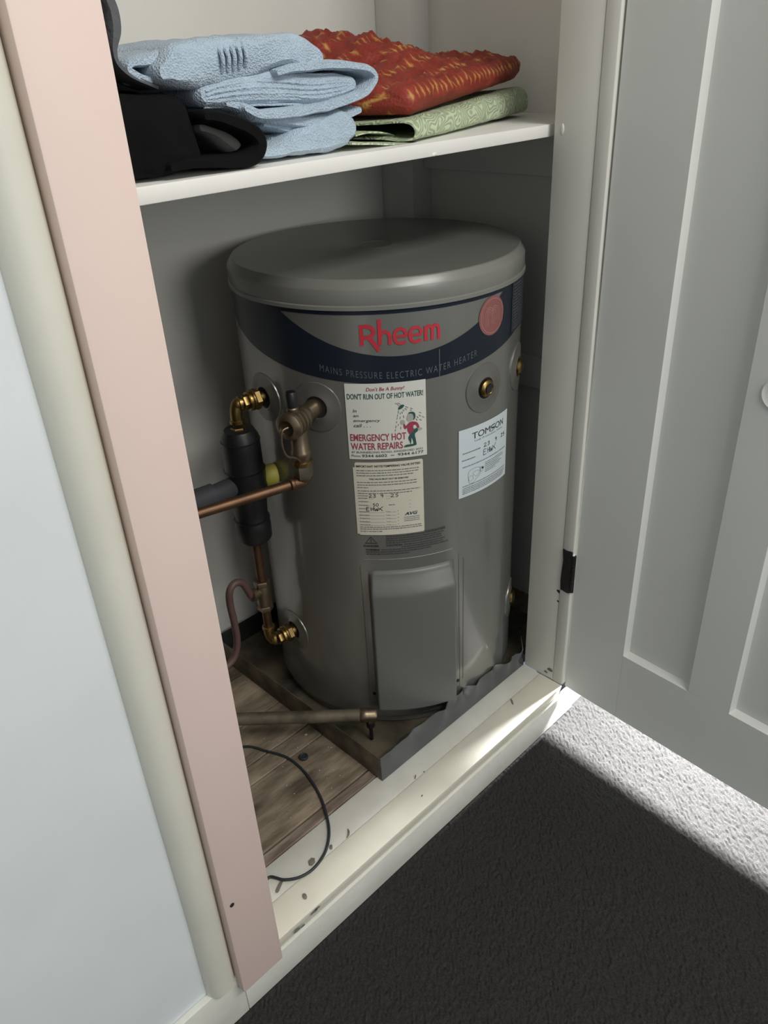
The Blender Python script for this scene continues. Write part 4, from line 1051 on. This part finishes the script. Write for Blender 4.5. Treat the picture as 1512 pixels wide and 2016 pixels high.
# orange brocade cloth: crumpled folded slab
oc = thing('orange_cloth', 'orange red cloth with gold motifs folded on the green cloth', 'cloth', tuple(A0+Vector((0, 0, 0.03))))
def brocade():
    bm = B(); NU, NV, NW = 84, 66, 16
    La, Lb = 0.398, 0.300; O = A0+EA*0.018+EBd*0.024
    def top(a, b):      # height of upper face above the shelf
        f = min(1, b/0.19); f = f*f*(3-2*f)
        left = max(0, 1-a/0.27)
        h = 0.060+0.022*(a/La)+f*(0.012+0.010*left+0.036*math.exp(-((a-0.21)/0.085)**2))
        h += 0.010*fbm((a*1.3, b, 1.7), 19, 4)*(0.30+f)+0.006*fbm((a, b*2, 8), 55)
        h += 0.009*math.exp(-((a-0.365)/0.02)**2-((b-0.06)/0.05)**2)
        h += 0.012*math.exp(-((a-0.13)/0.03)**2-((b-0.22)/0.03)**2)
        h += 0.012*math.exp(-((a-0.05)/0.03)**2-((b-0.16)/0.03)**2)
        h -= 0.012*math.exp(-((b-0.030-0.10*max(0, a-0.02))/0.006)**2)*max(0, 1-abs(a-0.07)/0.10)
        h -= 0.008*math.exp(-((a-0.12)/0.05)**2-((b-0.12)/0.012)**2)
        return h
    def bot(a, b): return 0.0275+0.025*(a/La)
    uvs = {}
    def P(a, b, t, push):
        # t 0 bottom .. 1 top ; push bulges outward at mid height
        zt, zb = top(a, b), bot(a, b); z = zb+(zt-zb)*t
        p = O+EA*a+EBd*b; p = Vector((p.x, p.y, SH+z)); return p+push
    # grid over an unrolled surface: go round in b from bottom front to top back
    rows = []
    us = [La*i/NU for i in range(NU+1)]
    for i, a in enumerate(us):
        row = []
        edge = min(a, La-a); er = min(1, edge/0.016); er = math.sqrt(max(0, 1-(1-er)**2))
        arc_ = 0.0
        for k in range(NW+1):            # front face, bottom to top, bulging to the viewer
            t = k/NW; bul = math.sin(t*PI)**0.7*0.011+0.003*fbm((a, t*0.1, 3), 30)
            tt_ = 0.5+(t-0.5)*(0.35+0.65*er)
            p = P(a, 0, tt_, -EBd*(bul*er)); row.append((bm.verts.new(p), a, t*0.040))
        for k in range(1, NV+1):         # upper face to the back
            b = Lb*k/NV; f = 0.35+0.65*er
            zt, zb = top(a, b), bot(a, b); z = zb+(zt-zb)*(0.5+0.5*f)
            p = O+EA*a+EBd*b
            row.append((bm.verts.new((p.x, p.y, SH+z)), a, 0.040+b))
        b = Lb
        for k in range(1, 5):
            t = 1-k/4; p = P(a, b, 0.5+(t-0.5)*(0.35+0.65*er), EBd*0.006*math.sin(t*PI)); row.append((bm.verts.new(p), a, 0.340+0.040*(1-t)))
        rows.append(row)
    uvl = bm.loops.layers.uv.new('weave')
    um = {v: (a/0.0140, c/0.0400-0.22) for r in rows for v, a, c in r}
    n_ = len(rows[0])
    for i in range(NU):
        for j in range(n_-1):
            bm.faces.new((rows[i][j][0], rows[i+1][j][0], rows[i+1][j+1][0], rows[i][j+1][0]))
        bm.faces.new((rows[i][n_-1][0], rows[i+1][n_-1][0], rows[i+1][0][0], rows[i][0][0]))
    bm.faces.new([r[0] for r in rows[0]]); bm.faces.new([r[0] for r in rows[-1]][::-1])
    for f in bm.faces:
        for l in f.loops: l[uvl].uv = um[l.vert]
    return bm
obj('folded_cloth', brocade(), M['brocade'], oc, angle=75)
